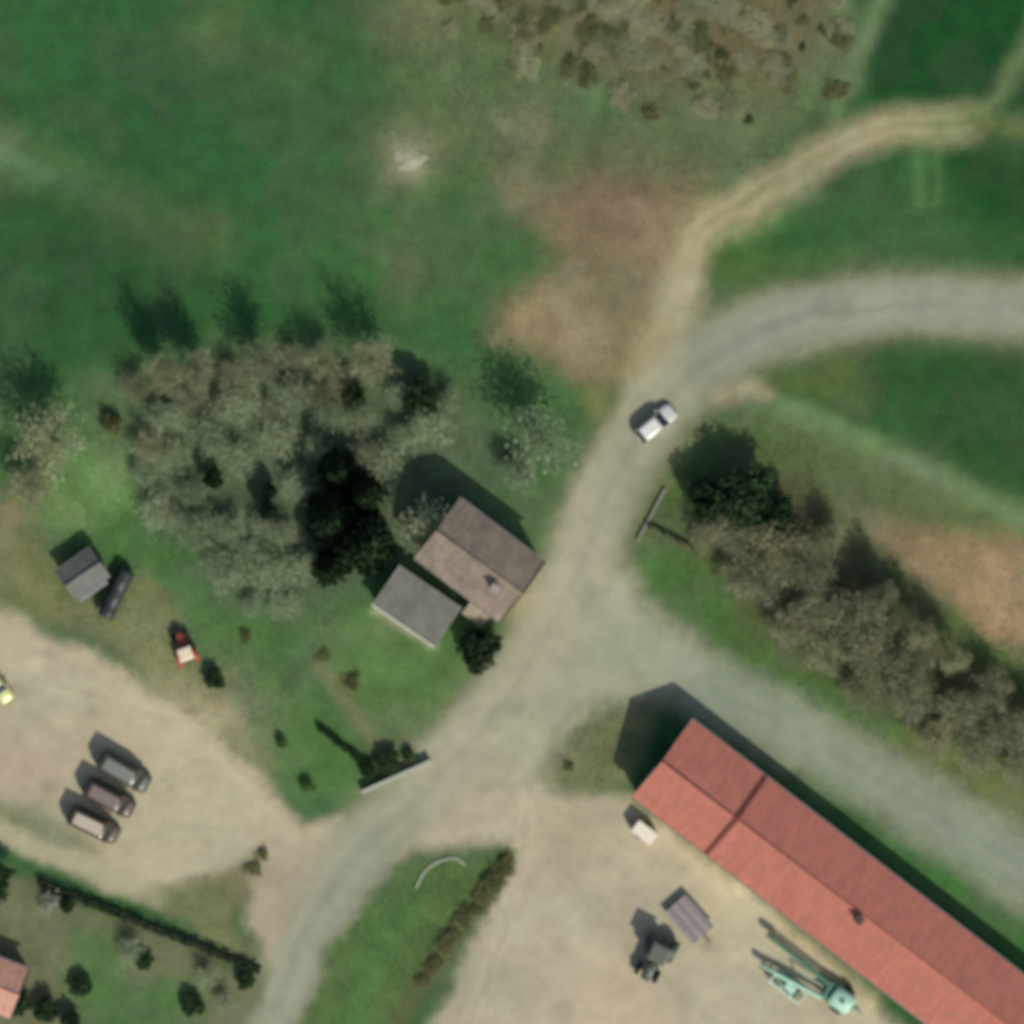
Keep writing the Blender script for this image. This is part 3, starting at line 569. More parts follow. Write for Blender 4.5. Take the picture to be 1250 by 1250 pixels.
# rough grass on verges and in the scrub
def rough_grass(n):
    px = RNG.random(n * 6) * 1290 - 20; py = RNG.random(n * 6) * 1290 - 20
    off = np.minimum.reduce([line_sd(px, py, ROAD), line_sd(px, py, SIDE), line_sd(px, py, TRACK), poly_sd(px, py, YARD_L), poly_sd(px, py, YARD_R), poly_sd(px, py, JUNC), line_sd(px, py, PATH_L)])
    off2 = np.minimum(poly_sd(px, py, GRASS_C), poly_sd(px, py, GRASS_M))
    zone = np.minimum.reduce([poly_sd(px, py, [(440, -30), (1060, -30), (1010, 150), (900, 230), (640, 250), (470, 170)]), poly_sd(px, py, [(770, 640), (930, 500), (1250, 700), (1290, 1000), (960, 870)]), poly_sd(px, py, [(150, 430), (560, 440), (720, 500), (620, 640), (420, 740), (330, 900), (60, 740), (-30, 520)])])
    k = (((off > 5) & (zone < 0)) | (off2 < -3)) & (RNG.random(len(px)) < np.clip(.35 + fbm(px / 30, py / 30, 77) * 1.2, 0.02, 1))
    bld = np.minimum(poly_sd(px, py, [(680, 668), (575, 588), (512, 668), (455, 738), (530, 790), (612, 745)]), poly_sd(px, py, [(748, 955), (848, 862), (1290, 1215), (1200, 1300)]))
    k &= bld > 6
    px = px[k][:n]; py = py[k][:n]; x = (px - 625) / S; y = (625 - py) / S
    m = 5; base = np.stack([x, y, np.zeros(len(x))], 1).repeat(m, 0); base[:, :2] += RNG.normal(size=(len(base), 2)) * .07
    a = RNG.random(len(base)) * 6.28; le = .10 + .16 * RNG.random(len(base)); d = np.stack([np.cos(a), np.sin(a)], 1)
    tip = base.copy(); tip[:, :2] += d * le[:, None]; tip[:, 2] = le * .32 + .01
    wv = np.stack([-d[:, 1], d[:, 0], np.zeros(len(a))], 1) * .04
    V = np.stack([base - wv, base + wv, tip], 1).reshape(-1, 3); nt_ = len(base)
    me = bpy.data.meshes.new('rough_grass'); me.vertices.add(len(V)); me.vertices.foreach_set('co', V.ravel())
    me.loops.add(nt_ * 3); me.loops.foreach_set('vertex_index', np.arange(nt_ * 3, dtype=np.int32)); me.polygons.add(nt_)
    me.polygons.foreach_set('loop_start', np.arange(0, nt_ * 3, 3, dtype=np.int32)); me.polygons.foreach_set('loop_total', np.full(nt_, 3, dtype=np.int32)); me.update(calc_edges=True)
    c = (albedo(x, y) * RNG.uniform(.85, 1.5, (len(x), 1))).repeat(m * 3, 0); set_attr(me, c); me.materials.append(ground_mat('rough_grass_blade', 3, .1, .01))
    o = bpy.data.objects.new('rough_grass', me); COL.objects.link(o); tag(o, 'rough tufted grass on the verges and under the scrub', 'grass', None, 'stuff')
rough_grass(42000)

# ------------------------------------------------------------------ buildings
def roof_mat(name, c, row=0.35, var=.2):
    m, nt, b = new_mat(name); co = N(nt, 'ShaderNodeTexCoord').outputs['Object']
    n1 = noise(nt, co, .45, 6, .7); n2 = noise(nt, co, 5, 4, .7)
    mp = N(nt, 'ShaderNodeMapping'); mp.inputs['Scale'].default_value = (2.2, .18, .18); nt.links.new(co, mp.inputs[0]); n3 = noise(nt, mp.outputs[0], 2.0, 5, .6)
    f = mixc(nt, tuple(v * (1 - var) for v in c), tuple(v * (1 + var * .8) for v in c), ramp(nt, n1, ((.3, 0.), (.7, 1.))))
    f = mixc(nt, f, ramp(nt, n2, ((.3, .8), (.65, 1.08))), 1., 'MULTIPLY'); f = mixc(nt, f, ramp(nt, n3, ((.3, .8), (.7, 1.1))), 1., 'MULTIPLY')
    f = mixc(nt, f, (.16, .14, .09), ramp(nt, noise(nt, co, 1.1, 8, .75), ((.5, 0.), (.74, .6))))
    nt.links.new(f, b.inputs['Base Color']); b.inputs['Roughness'].default_value = .85; b.inputs['Specular IOR Level'].default_value = .2
    wv = N(nt, 'ShaderNodeTexWave', Scale=1 / row * .5, Distortion=.6); wv.bands_direction = 'Z'; nt.links.new(co, wv.inputs['Vector'])
    bump(nt, b, wv.outputs['Fac'], .5, .03)
    return m
def roof_slope(L0, L1, y_e, z_e, y_r, z_r, wave, amp, th=.08, ncross=14):
    """one pitched slope with a wavy (pantile / corrugated) profile along its length"""
    n = max(8, int((L1 - L0) / wave * 6)); mb = MB(); dy = y_r - y_e; dz = z_r - z_e; nn = math.hypot(dy, dz); ny, nz = -dz / nn, abs(dy) / nn
    if dy < 0: ny = dz / nn
    for j in range(ncross + 1):
        t = j / ncross; sag = random.uniform(-.008, .008)
        for i in range(n + 1):
            x = L0 + (L1 - L0) * i / n; a = amp * math.sin(2 * PI * x / wave) + sag
            mb.v.append((x, y_e + dy * t + (ny if dy > 0 else -ny) * 0, z_e + dz * t + a))
    w = n + 1
    for j in range(ncross):
        for i in range(n):
            q = (j * w + i, j * w + i + 1, (j + 1) * w + i + 1, (j + 1) * w + i); mb.f.append(q if dy > 0 else q[::-1])
    mb.box(L0 + .01, L1 - .01, min(y_e, y_r), max(y_e, y_r), 0, 0.0001) if False else None
    o = len(mb.v); mb.v += [(L0, y_e, z_e - th), (L1, y_e, z_e - th), (L1, y_r, z_r - th), (L0, y_r, z_r - th)]
    f = (o + 3, o + 2, o + 1, o); mb.f.append(f if dy > 0 else f[::-1]); return mb
def opening(parent, kind, face, u0, u1, z0, z1, off, mat_f, mat_p, dark=True):
    """window or door on a wall: face in '+y','-y','+x','-x' of the parent, off = wall plane"""
    sg = 1 if face[0] == '+' else -1
    def bx(a0, a1, b0, b1, d0, d1, mb):
        lo, hi = sorted((off + sg * d0, off + sg * d1))
        return mb.box(a0, a1, lo, hi, b0, b1) if face[1] == 'y' else mb.box(lo, hi, a0, a1, b0, b1)
    pane = bx(u0, u1, z0, z1, -.02, .025, MB()).build(kind, mat_p, parent)
    fr = MB(); t = .08
    bx(u0 - t, u0, z0 - t, z1 + t, -.02, .05, fr); bx(u1, u1 + t, z0 - t, z1 + t, -.02, .05, fr); bx(u0, u1, z1, z1 + t, -.02, .05, fr)
    if kind == 'window': bx(u0, u1, z0 - t, z0, -.02, .08, fr); bx((u0 + u1) / 2 - .025, (u0 + u1) / 2 + .025, z0, z1, .026, .045, fr)
    fr.build('frame', mat_f, pane)
    if kind == 'door': bx(u1 - .16, u1 - .08, z0 + .95, z0 + 1.05, .026, .08, MB()).build('handle', plain('dark_iron', (.04, .04, .045), .4, .8), pane)
M_glass = plain('window_glass', (.03, .035, .04), .08, 0, .1, spec=.6)
M_frame = plain('white_frame', (.62, .6, .54), .6)
M_plast = plain('cream_render', (.55, .49, .38), .92, var=.12, scale=.8, bumps=.3)
M_plast2 = plain('grey_render', (.46, .44, .37), .92, var=.14, scale=.9, bumps=.3)
M_wood = plain('dark_timber', (.09, .065, .045), .8, var=.3, scale=4, bumps=.4)
M_zinc = plain('zinc', (.16, .155, .145), .6, .3, var=.15)
def gable_house(name, loc, rz, L, Wd, he, hr, over, m_wall, m_roof, m_trim, label, cat='house', wave=.35, amp=.02, ov_g=.3):
    o = empty(name, loc, rz, label, cat); hw = Wd / 2
    w = MB(); w.v += [(0, -hw, 0), (L, -hw, 0), (L, hw, 0), (0, hw, 0), (0, -hw, he), (L, -hw, he), (L, hw, he), (0, hw, he), (0, 0, hr - .1), (L, 0, hr - .1)]
    w.f += [(0, 1, 5, 4), (2, 3, 7, 6), (1, 2, 6, 9, 5), (3, 0, 4, 8, 7), (3, 2, 1, 0)]; w.build('wall', m_wall, o)
    s = (hr - he) / hw; ze = he - over * s
    up = .06
    r1 = roof_slope(-ov_g, L + ov_g, -hw - over, ze + up, 0, hr + up, wave, amp).build('roof_slope', m_roof, o, True)
    r2 = roof_slope(-ov_g, L + ov_g, hw + over, ze + up, 0, hr + up, wave, amp).build('roof_slope', m_roof, o, True)
    MB().tube([(-ov_g - .02, 0, hr + up + .02), (L + ov_g + .02, 0, hr + up + .02)], [.11, .11], 8).build('ridge_cap', m_roof, o, True)
    for sg in (-1, 1):
        MB().beam((-ov_g, sg * (hw + over + .07), ze - .03), (L + ov_g, sg * (hw + over + .07), ze - .03), .12, .1).build('gutter', M_zinc, o)
        for x in (-ov_g - .03, L + ov_g + .03):
            MB().beam((x, sg * (hw + over), ze + up), (x, sg * .03, hr + up - .02), .05, .2).build('verge_board', m_trim, o)
    return o, s
# barn
U = (.792, .611); RZB = ang(*U)
M_red = roof_mat('red_tile', (.46, .163, .114), .4, .1)
b0 = P(812, 931, 6.1); b0.z = 0
barn, s = gable_house('barn', b0, RZB, 47, 8.9, 3.7, 6.1, .35, M_plast, M_red, M_zinc, 'long barn with a red pitched roof beside the lane', 'barn', .34, .006)
MB().beam((8.8, -4.72, 3.7 - .27 * s + .12), (8.8, -.02, 6.26), .42, .12).build('fire_wall_cap', plain('rust_flashing', (.15, .042, .03), .8, var=.2), barn)
MB().beam((8.8, 4.72, 3.7 - .27 * s + .12), (8.8, .02, 6.26), .42, .12).build('fire_wall_cap', _m['rust_flashing'], barn)
ch = MB().box(23.7, 24.4, -.85, -.2, 5.5, 6.8).build('chimney', plain('soot_brick', (.10, .05, .038), .9), barn, bevel=.02)
MB().box(23.62, 24.48, -.93, -.12, 6.8, 6.9).build('chimney_cap', plain('dark_slab', (.07, .05, .042), .9), ch)
for x in (3, 15, 27, 39): opening(barn, 'door', '-y', x, x + 3.2, .02, 2.9, -4.45, M_frame, M_wood)
for x in (8, 11, 20.5, 23.5, 32.5, 35.5): opening(barn, 'window', '-y', x, x + 1.1, 1.3, 2.3, -4.45, M_frame, M_glass)
for x in (4, 10, 16, 22, 28, 34, 40): opening(barn, 'window', '+y', x, x + 1.1, 1.6, 2.4, 4.45, M_frame, M_glass)
opening(barn, 'door', '-x', -1.4, 1.4, .02, 2.8, 0, M_frame, M_wood)
# brown-roofed house: its gable end looks at the road
M_brown = roof_mat('brown_tile', (.275, .222, .165), .35, .34)
E_, N_, W_, S_ = P(666, 683), P(563, 604), P(505, 677), P(608, 754)
mid0 = (N_ + W_) / 2; mid1 = (E_ + S_) / 2; d = mid1 - mid0; Lh = d.length - .5; Wh = (E_ - S_).length - .7
u = d.normalized(); org = mid0 + u * .25
house, s = gable_house('house', org, math.atan2(d.y, d.x), Lh, Wh, 4.7, 7.2, .35, M_plast2, M_brown, M_wood, 'small house with a brown tiled roof in the bend of the road', wave=.3, amp=.02, ov_g=.25)
hw = Wh / 2
ch = MB().box(Lh - 2.6, Lh - 1.9, -1.5, -.8, 5.8, 7.8).build('chimney', plain('pale_brick', (.36, .3, .24), .9), house, bevel=.02); MB().box(Lh - 2.68, Lh - 1.82, -1.58, -.72, 7.8, 7.9).build('chimney_cap', plain('pale_slab', (.3, .27, .22), .9), ch)
for x in (1.2, 3.6, 7.4): opening(house, 'window', '-y', x, x + 1.1, 1.0, 2.3, -hw, M_frame, M_glass)
opening(house, 'door', '-y', 5.6, 6.6, .02, 2.1, -hw, M_frame, M_wood)
for x in (1.2, 3.6, 5.6, 7.4): opening(house, 'window', '-y', x, x + 1.0, 3.0, 4.0, -hw, M_frame, M_glass)
for x in (1.5, 4.5, 7.2): opening(house, 'window', '+y', x, x + 1.1, 1.0, 2.3, hw, M_frame, M_glass)
for y in (-2, 1): opening(house, 'window', '+x', y, y + 1.1, 1.0, 2.3, Lh, M_frame, M_glass)
MB().add([(Lh - 3.1, -hw - 2.0, 2.35), (Lh - .7, -hw - 2.0, 2.35), (Lh - .7, -hw + .02, 2.95), (Lh - 3.1, -hw + .02, 2.95), (Lh - 3.1, -hw - 2.0, 2.25), (Lh - .7, -hw - 2.0, 2.25), (Lh - .7, -hw + .02, 2.85), (Lh - 3.1, -hw + .02, 2.85)], [(0, 1, 2, 3), (7, 6, 5, 4), (0, 4, 5, 1), (1, 5, 6, 2), (2, 6, 7, 3), (3, 7, 4, 0)]).build('porch_roof', roof_mat('porch_tile', (.36, .31, .21), .3, .15), house)
for x in (Lh - 2.95, Lh - .85): MB().box(x - .06, x + .06, -hw - 1.9, -hw - 1.78, 0, 2.3).build('porch_post', M_wood, house)
# outbuilding: single-pitch sheet roof
A_, B_ = P(458, 735), P(530, 784); d = B_ - A_; o = empty('outbuilding', A_, math.atan2(d.y, d.x), 'low outbuilding with a grey single-pitch roof beside the brown-roofed house', 'shed')
Lo = d.length; Do = 4.3
w = MB(); w.v += [(0, 0, 0), (Lo, 0, 0), (Lo, Do, 0), (0, Do, 0), (0, 0, 2.2), (Lo, 0, 2.2), (Lo, Do, 2.9), (0, Do, 2.9)]; w.f += [(0, 1, 5, 4), (1, 2, 6, 5), (2, 3, 7, 6), (3, 0, 4, 7), (3, 2, 1, 0), (4, 5, 6, 7)]
w.build('wall', plain('white_render', (.66, .64, .52), .9, var=.1), o)
M_fib = roof_mat('fibre_cement', (.165, .17, .137), .4, .3)
roof_slope(-.2, Lo + .2, -.15, 2.26, Do + .25, 3.04, .25, .02).build('roof_slope', M_fib, o, True)
MB().beam((-.2, -.23, 2.2), (Lo + .2, -.23, 2.2), .12, .1).build('gutter', plain('white_gutter', (.6, .6, .52), .6), o)
opening(o, 'door', '-y', 1.2, 2.2, .02, 1.95, 0, M_wood, M_wood); opening(o, 'window', '-y', 4.0, 5.2, .9, 1.7, 0, M_frame, M_glass)
# salmon-roofed house at the left edge
rz = ang(.93, .36); c = P(-84, 1166)
h2, s = gable_house('house', c, rz, 9.2, 4.6, 2.6, 4.0, .3, M_plast, roof_mat('salmon_tile', (.58, .31, .22), .35, .12), M_wood, 'house with a salmon tiled roof beside the garden lawn', wave=.3, amp=.02)
for x in (1.5, 4.2, 6.8): opening(h2, 'window', '-y', x, x + 1.0, .9, 2.0, -2.3, M_frame, M_glass)
opening(h2, 'door', '+x', -.5, .5, .02, 2.0, 9.2, M_frame, M_wood)
# grey shed and tarpaulined stack by the parking yard
A_ = P(84, 707); rz = ang(.77, -.5) ; 
M_gsheet = roof_mat('grey_sheet', (.15, .165, .14), .4, .18)
sh, s = gable_house('shed', P(74, 688), ang(.8, .6), 0, 0, 0, 0, 0, M_wood, M_gsheet, M_wood, 'x') if False else (None, 0)
sh, s = gable_house('shed', P(84, 711), ang(.8, -.55), 3.6, 3.0, 1.9, 2.7, .2, M_wood, M_gsheet, M_zinc, 'small garden shed with a grey sheet roof above the parking yard', 'shed', .2, .02, .2)
opening(sh, 'door', '-x', -.5, .5, .02, 1.75, 0, M_zinc, plain('grey_door', (.2, .2, .19), .7))
o = empty('wood_stack', P(129, 752), ang(.42, -.9), 'long firewood stack under a dark tarpaulin beside the grey shed', 'wood stack')
rg = []
for i in range(12):
    x = 5.0 * i / 11; hh = 1.5 + .08 * math.sin(i * 1.7) ; rg.append([(x, -.8, .45), (x, -.7, hh - .1), (x, 0, hh + .12), (x, .7, hh - .1), (x, .8, .45), (x, .7, .45), (x, 0, hh - .05), (x, -.7, .45)])
MB().loft(rg).build('tarpaulin', plain('dark_tarp', (.025, .035, .032), .45, var=.3), o, True)
for k in range(4):
    for j in range(5):
        MB().tube([(.1, -.36 + .18 * j, .1 + .19 * k), (4.9, -.36 + .18 * j, .1 + .19 * k)], [.09, .09], 7).build('log', M_wood, o)
lean = empty('lean_to', P(100, 732), ang(.8, -.55), 'low grey lean-to roof between the garden shed and the firewood stack', 'lean-to')
for x in (.1, 3.0):
    for y in (.1, 1.3): MB().box(x - .05, x + .05, y - .05, y + .05, 0, 1.7 + .2 * (y > 1)).build('post', M_wood, lean)
roof_slope(-.1, 3.2, -.1, 1.72, 1.5, 1.95, .2, .015).build('roof_slope', roof_mat('pale_sheet', (.22, .23, .22), .4, .15), lean, True)

# ------------------------------------------------------------------ low walls, kerb, fence, heap
def wall(p0, p1, th, h, mat, label, name='low_wall', cat='wall'):
    a = P(*p0); b = P(*p1); L = (b - a).length; o = empty(name, a, math.atan2(b.y - a.y, b.x - a.x), label, cat)
    MB().box(0, L, -th / 2, th / 2, 0, h).build('wall', mat, o)
    n = max(2, int(L / .6))
    for i in range(n): MB().box(L * i / n + .01, L * (i + 1) / n - .01, -th / 2 - .05, th / 2 + .05, h, h + .08 + random.uniform(0, .015)).build('coping_stone', mat, o, bevel=.015)
    return o
M_stone = plain('pale_stone', (.36, .37, .29), .92, var=.2, scale=3, bumps=.5)
wall((442, 966), (526, 928), .32, .9, M_stone, 'low pale stone wall at the garden corner beside the junction')
wall((778, 660), (812, 596), .18, .25, plain('mossy_stone', (.2, .21, .155), .92), 'very low pale stone edging along the road by the dark evergreens', 'stone_edging', 'edging')
pts = smooth_line([(508, 1084), (520, 1062), (540, 1050), (556, 1048), (568, 1056)], 5); o = empty('kerb', P(*pts[0]), 0, 'curved pale concrete kerb round the tip of the grass island', 'kerb')
for a, b in zip(pts[:-1], pts[1:]):
    a_ = P(*a) - o.location; b_ = P(*b) - o.location; dd = (b_ - a_) * .02; a_.z = b_.z = .07; MB().beam(a_ + dd, b_ - dd, .2, .14).build('kerb_stone', plain('worn_kerb', (.36, .37, .29), .92), o, bevel=.015)
a = P(793, 645); b = P(846, 672); L = (b - a).length; o = empty('rail_fence', a, math.atan2(b.y - a.y, b.x - a.x), 'short dark timber rail fence at the edge of the eastern scrub', 'fence')
for i in range(4): MB().box(L * i / 3 - .07, L * i / 3 + .07, -.07, .07, 0, 1.15).build('post', M_wood, o)
for z in (.4, .7, 1.0): MB().beam((-.1, .12, z), (L + .1, .12, z), .07, .16).build('rail', M_wood, o)
# pale heap on the meadow
mb = MB(); n = 26; rings = []
for j in range(9):
    t = j / 8; rings.append([(math.cos(2 * PI * k / n) * (1.5 * (1 - t) ** .7 + .02) * (1 + .3 * math.sin(3 * k * 2 * PI / n + 1) + .15 * math.sin(7 * k * 2 * PI / n) + random.uniform(-.08, .08)), math.sin(2 * PI * k / n) * (1.2 * (1 - t) ** .7 + .02) * (1 + .14 * math.cos(2 * k * 2 * PI / n)), .15 * t ** 1.2 + random.uniform(-.015, .015) if j else -.02) for k in range(n)])
o = mb.loft(rings).build('gravel_heap', plain('pale_gravel', (.31, .31, .205), .95, var=.3, scale=2.2, bumps=.8), None, True); o.location = P(498, 196); tag(o, 'low heap of pale gravel on the open meadow', 'heap')

# ------------------------------------------------------------------ vehicles
M_tyre = plain('tyre', (.02, .02, .02), .9, var=.2); M_rim = plain('rim_steel', (.35, .35, .36), .4, .7); M_lamp = plain('lamp_glass', (.7, .7, .66), .15, spec=.6); M_tail = plain('tail_lamp', (.35, .02, .015), .25); M_blk = plain('black_plastic', (.03, .03, .03), .6); M_cglass = plain('car_glass', (.018, .022, .025), .06, spec=.7)
def wheel(par, x, y, z, r, w, rim=M_rim, rimf=.6):
    t = MB().lathe_y((0, 0, 0), [(r * rimf, -w / 2), (r * .92, -w / 2), (r, -w * .32), (r, w * .32), (r * .92, w / 2), (r * rimf, w / 2)], 20).build('wheel', M_tyre, par, True); t.location = (x, y, z)
    MB().lathe_y((0, 0, 0), [(.05 * r, -w * .46), (r * rimf * .5, -w * .4), (r * rimf * .98, -w * .46), (r * rimf * .98, w * .46), (r * rimf * .5, w * .4), (.05 * r, w * .46)], 16).build('rim', rim, t, True)
    return t
def car(px, py, ax, ay, paint, roofpaint, label, L=4.3, Wd=1.75, H=1.48, van=False, group=None):
    o = empty('car', P(px, py), ang(ax, ay), label, 'car', group); hw = Wd / 2; hl = L / 2
    # lower body: cross sections along x
    st = [(-hl, .78, .42, .80), (-hl + .12, .90, .28, .90), (-hl + .5, .98, .24, .97), (-hl + 1.2, 1, .24, .96), (.3, 1, .24, .94), (hl - 1.25, .99, .24, .92), (hl - .5, .95, .24, .80), (hl - .14, .84, .28, .68), (hl, .66, .40, .56)]
    rings = []
    for x, f, z0, z1 in st:
        w = hw * f; rings.append([(x, -w * .9, z0), (x, w * .9, z0), (x, w, z0 + .14), (x, w, z1 - .16), (x, w * .9, z1 - .03), (x, w * .5, z1 + .02), (x, -w * .5, z1 + .02), (x, -w * .9, z1 - .03), (x, -w, z1 - .16), (x, -w, z0 + .14)])
    body = MB().loft(rings).build('body', paint, o, True)
    cb0, cb1 = (-hl + .12, hl - 1.15) if not van else (-hl + .1, hl - .75); rt0, rt1 = (-hl + .62, hl - 1.95) if not van else (-hl + .25, hl - 1.4); zb = .9
    def cab(z): 
        t = (z - zb) / (H - zb); x0 = cb0 + (rt0 - cb0) * t; x1 = cb1 + (rt1 - cb1) * t; w = hw * (.93 - .17 * t)
        return [(x0, -w * .9, z), (x0 + .1, -w, z), (x1 - .14, -w, z), (x1, -w * .86, z), (x1, w * .86, z), (x1 - .14, w, z), (x0 + .1, w, z), (x0, w * .9, z)]
    gl = MB().loft([cab(zb - .08), cab(zb + .2), cab(H - .05)]).build('windows', M_cglass, o)
    r = [(x, y, z) for x, y, z in cab(H - .05)]; cx = (rt0 + rt1) / 2
    MB().loft([[(cx + (x - cx) * 1.02, y * 1.02, H - .06) for x, y, z in r], [(cx + (x - cx) * 1.0, y * 1.0, H - .01) for x, y, z in r], [(cx + (x - cx) * .82, y * .8, H + .03) for x, y, z in r]]).build('roof', paint, o, True)
    MB().loft([[(cx + (x - cx) * .8, y * .72, H + .03) for x, y, z in r], [(cx + (x - cx) * .76, y * .66, H + .055) for x, y, z in r]]).build('roof_panel', roofpaint, o)
    for sg in (-1, 1):
        for xa, xb in ((cb1, rt1), (cb0, rt0), ((rt0 + rt1) / 2 - .1, (rt0 + rt1) / 2 - .1)):
            a = Vector((xa, sg * hw * .92, zb - .04)); b = Vector((xb, sg * hw * .775, H - .04)); MB().beam(a, b, .07, .05).build('pillar', paint, gl)
        wheel(o, hl - .82, sg * (hw - .12), .31, .31, .2); wheel(o, -hl + .8, sg * (hw - .12), .31, .31, .2)
        MB().box(hl - .34, hl - .12, sg * hw * .62 - .16, sg * hw * .62 + .16, .5, .66, .03, .02).build('headlight', M_lamp, o)
        MB().box(-hl - .01, -hl + .12, sg * hw * .62 - .12, sg * hw * .62 + .12, .6, .8).build('tail_light', M_tail, o)
        MB().box(cb1 - .35, cb1 - .18, sg * (hw + .1) - .1, sg * (hw + .1) + .1, .9, 1.03, .02, .02).build('mirror', paint, o)
    for x0, x1 in ((hl - .1, hl + .05), (-hl - .05, -hl + .1)): MB().box(x0, x1, -hw * .66, hw * .66, .3, .46).build('bumper', M_blk, o)
    return o
def paint(n, c, r=.35): return plain(n, c, r, .15, var=.05, scale=1.5, coat=.25)
car(800, 517, .77, -.64, paint('silver_paint', (.62, .63, .56)), paint('white_paint', (.72, .72, .63)), 'silver-white car driving along the road bend', 4.5, 1.85, 1.55)
car(152, 941, .86, .5, paint('dark_green_paint', (.06, .07, .05)), paint('grey_green_paint', (.2, .215, .17)), 'dark grey-green van, outermost of the cars parked in the gravel yard', 5.4, 2.15, 2.3, True, 'cars parked in the gravel yard')
car(134, 973, .87, .47, paint('maroon_paint', (.07, .047, .036)), paint('mauve_paint', (.21, .17, .135)), 'dark maroon van with a greyer roof, middle one of the parked cars', 5.2, 2.1, 2.2, True, 'cars parked in the gravel yard')
car(115, 1006, .89, .43, paint('brown_paint', (.075, .058, .034)), paint('beige_paint', (.5, .43, .32)), 'dark brown van with a pale beige roof beside the maroon van', 5.2, 2.1, 2.15, True, 'cars parked in the gravel yard')
car(-3, 836, .6, .8, paint('lime_paint', (.5, .52, .22)), paint('pale_lime_paint', (.68, .68, .42)), 'pale yellow-green car parked apart from the dark vans', 4.0, 1.7, 1.45)
def tractor(px, py, ax, ay, body, roofm, label, sc=1.0):
    o = empty('tractor', P(px, py), ang(ax, ay), label, 'tractor'); o.scale = (sc,) * 3
    MB().loft([[(x, -w, z0), (x, w, z0), (x, w, z1 - .12), (x, w * .7, z1), (x, -w * .7, z1), (x, -w, z1 - .12)] for x, w, z0, z1 in ((.35, .42, .75, 1.55), (.9, .42, .7, 1.55), (1.6, .38, .7, 1.45), (1.95, .3, .75, 1.3))]).build('hood', body, o, True)
    MB().box(-.9, 1.7, -.24, .24, .5, .8).build('chassis', M_blk, o)
    MB().loft([[(x0, -w, z), (x1, -w * .9, z), (x1, w * .9, z), (x0, w, z)] for x0, x1, w, z in ((-.85, .35, .62, 1.0), (-.95, .42, .72, 1.6), (-.8, .22, .66, 2.35))]).build('cab_windows', M_cglass, o)
    MB().loft([[(-1.0, -.76, 2.35), (.35, -.72, 2.35), (.35, .72, 2.35), (-1.0, .76, 2.35)], [(-1.0, -.76, 2.42), (.35, -.72, 2.42), (.35, .72, 2.42), (-1.0, .76, 2.42)], [(-.85, -.6, 2.5), (.2, -.56, 2.5), (.2, .56, 2.5), (-.85, .6, 2.5)]]).build('cab_roof', roofm, o)
    for sg in (-1, 1):
        wheel(o, -.75, sg * .88, .78, .78, .44, body); wheel(o, 1.45, sg * .72, .48, .48, .3, body)
        f = MB(); rg = []
        for k in range(9):
            a = PI * (.12 + .76 * k / 8); rg.append([(-.75 + math.cos(a) * rr, sg * .88 + yy, .78 + math.sin(a) * rr) for rr, yy in ((.86, -.25), (.86, .25), (.91, .25), (.91, -.25))])
        f.loft(rg).build('fender', body, o, True)
        MB().box(1.9, 1.99, sg * .16 - .07, sg * .16 + .07, 1.0, 1.15).build('headlight', M_lamp, o)
    MB().tube([(1.1, .3, 1.45), (1.1, .34, 2.3)], [.05, .05], 8).build('exhaust', M_blk, o)
    MB().beam((-.9, 0, .62), (-1.45, 0, .5), .12).build('drawbar', M_blk, o)
    return o
tractor(226, 792, -.35, -.94, paint('red_paint', (.36, .07, .04), .5), paint('cream_paint', (.72, .6, .42), .5), 'small red tractor with a cream cab roof on the grass by the parking yard', .95)
tractor(801, 1164, -.45, .89, paint('tractor_green', (.07, .09, .06), .5), paint('tractor_roof', (.10, .12, .085), .5), 'dark green-grey tractor standing in the barn yard', 1.35)
# flat trailer
o = empty('flat_trailer', P(841, 1121), ang(.66, .75), 'grey plank-decked flat trailer in the barn yard behind the tractor', 'trailer')
M_deck = plain('grey_plank', (.24, .21, .19), .85, var=.2, scale=5, bumps=.4)
for i in range(9): MB().box(-2.1, 2.1, -1.42 + .315 * i, -1.42 + .315 * i + .3, .8, .86 + random.uniform(0, .012)).build('plank', (M_deck, plain('pale_plank', (.29, .26, .235), .85, var=.25, scale=5), plain('dark_plank', (.2, .175, .16), .85, var=.25, scale=5))[(i * 5 + 1) % 3], o)
for y in (-1.1, 1.1): MB().beam((-2.05, y, .73), (2.05, y, .73), .1, .14).build('rail', M_blk, o)
for x in (-1.2, 1.2): MB().beam((x, -1.15, .62), (x, 1.15, .62), .1, .1).build('axle', M_blk, o)
for x in (-1.2, 1.2):
    for sg in (-1, 1): wheel(o, x, sg * 1.22, .33, .33, .22)
MB().beam((2.0, 0, .7), (3.1, 0, .35), .1).build('drawbar', M_blk, o)
# white box trailer by the barn wall
o = empty('box_trailer', P(786, 1014), ang(.8, .6), 'small white box trailer parked against the barn corner', 'trailer'); M_white = plain('white_panel', (.74, .68, .54), .5, var=.06)
MB().box(-1.2, 1.2, -.72, .72, .45, 1.7, .05, .04).build('box', M_white, o, bevel=.06)
for sg in (-1, 1): wheel(o, -.1, sg * .8, .3, .3, .18); MB().box(-1.25, -1.2, sg * .5 - .1, sg * .5 + .1, .55, .7).build('tail_light', M_tail, o)
MB().beam((-1.0, 0, .42), (-2.1, 0, .42), .1).build('drawbar', M_zinc, o); MB().tube([(-1.95, 0, .4), (-1.95, 0, .02)], [.04, .05], 8).build('jockey_wheel', M_blk, o)
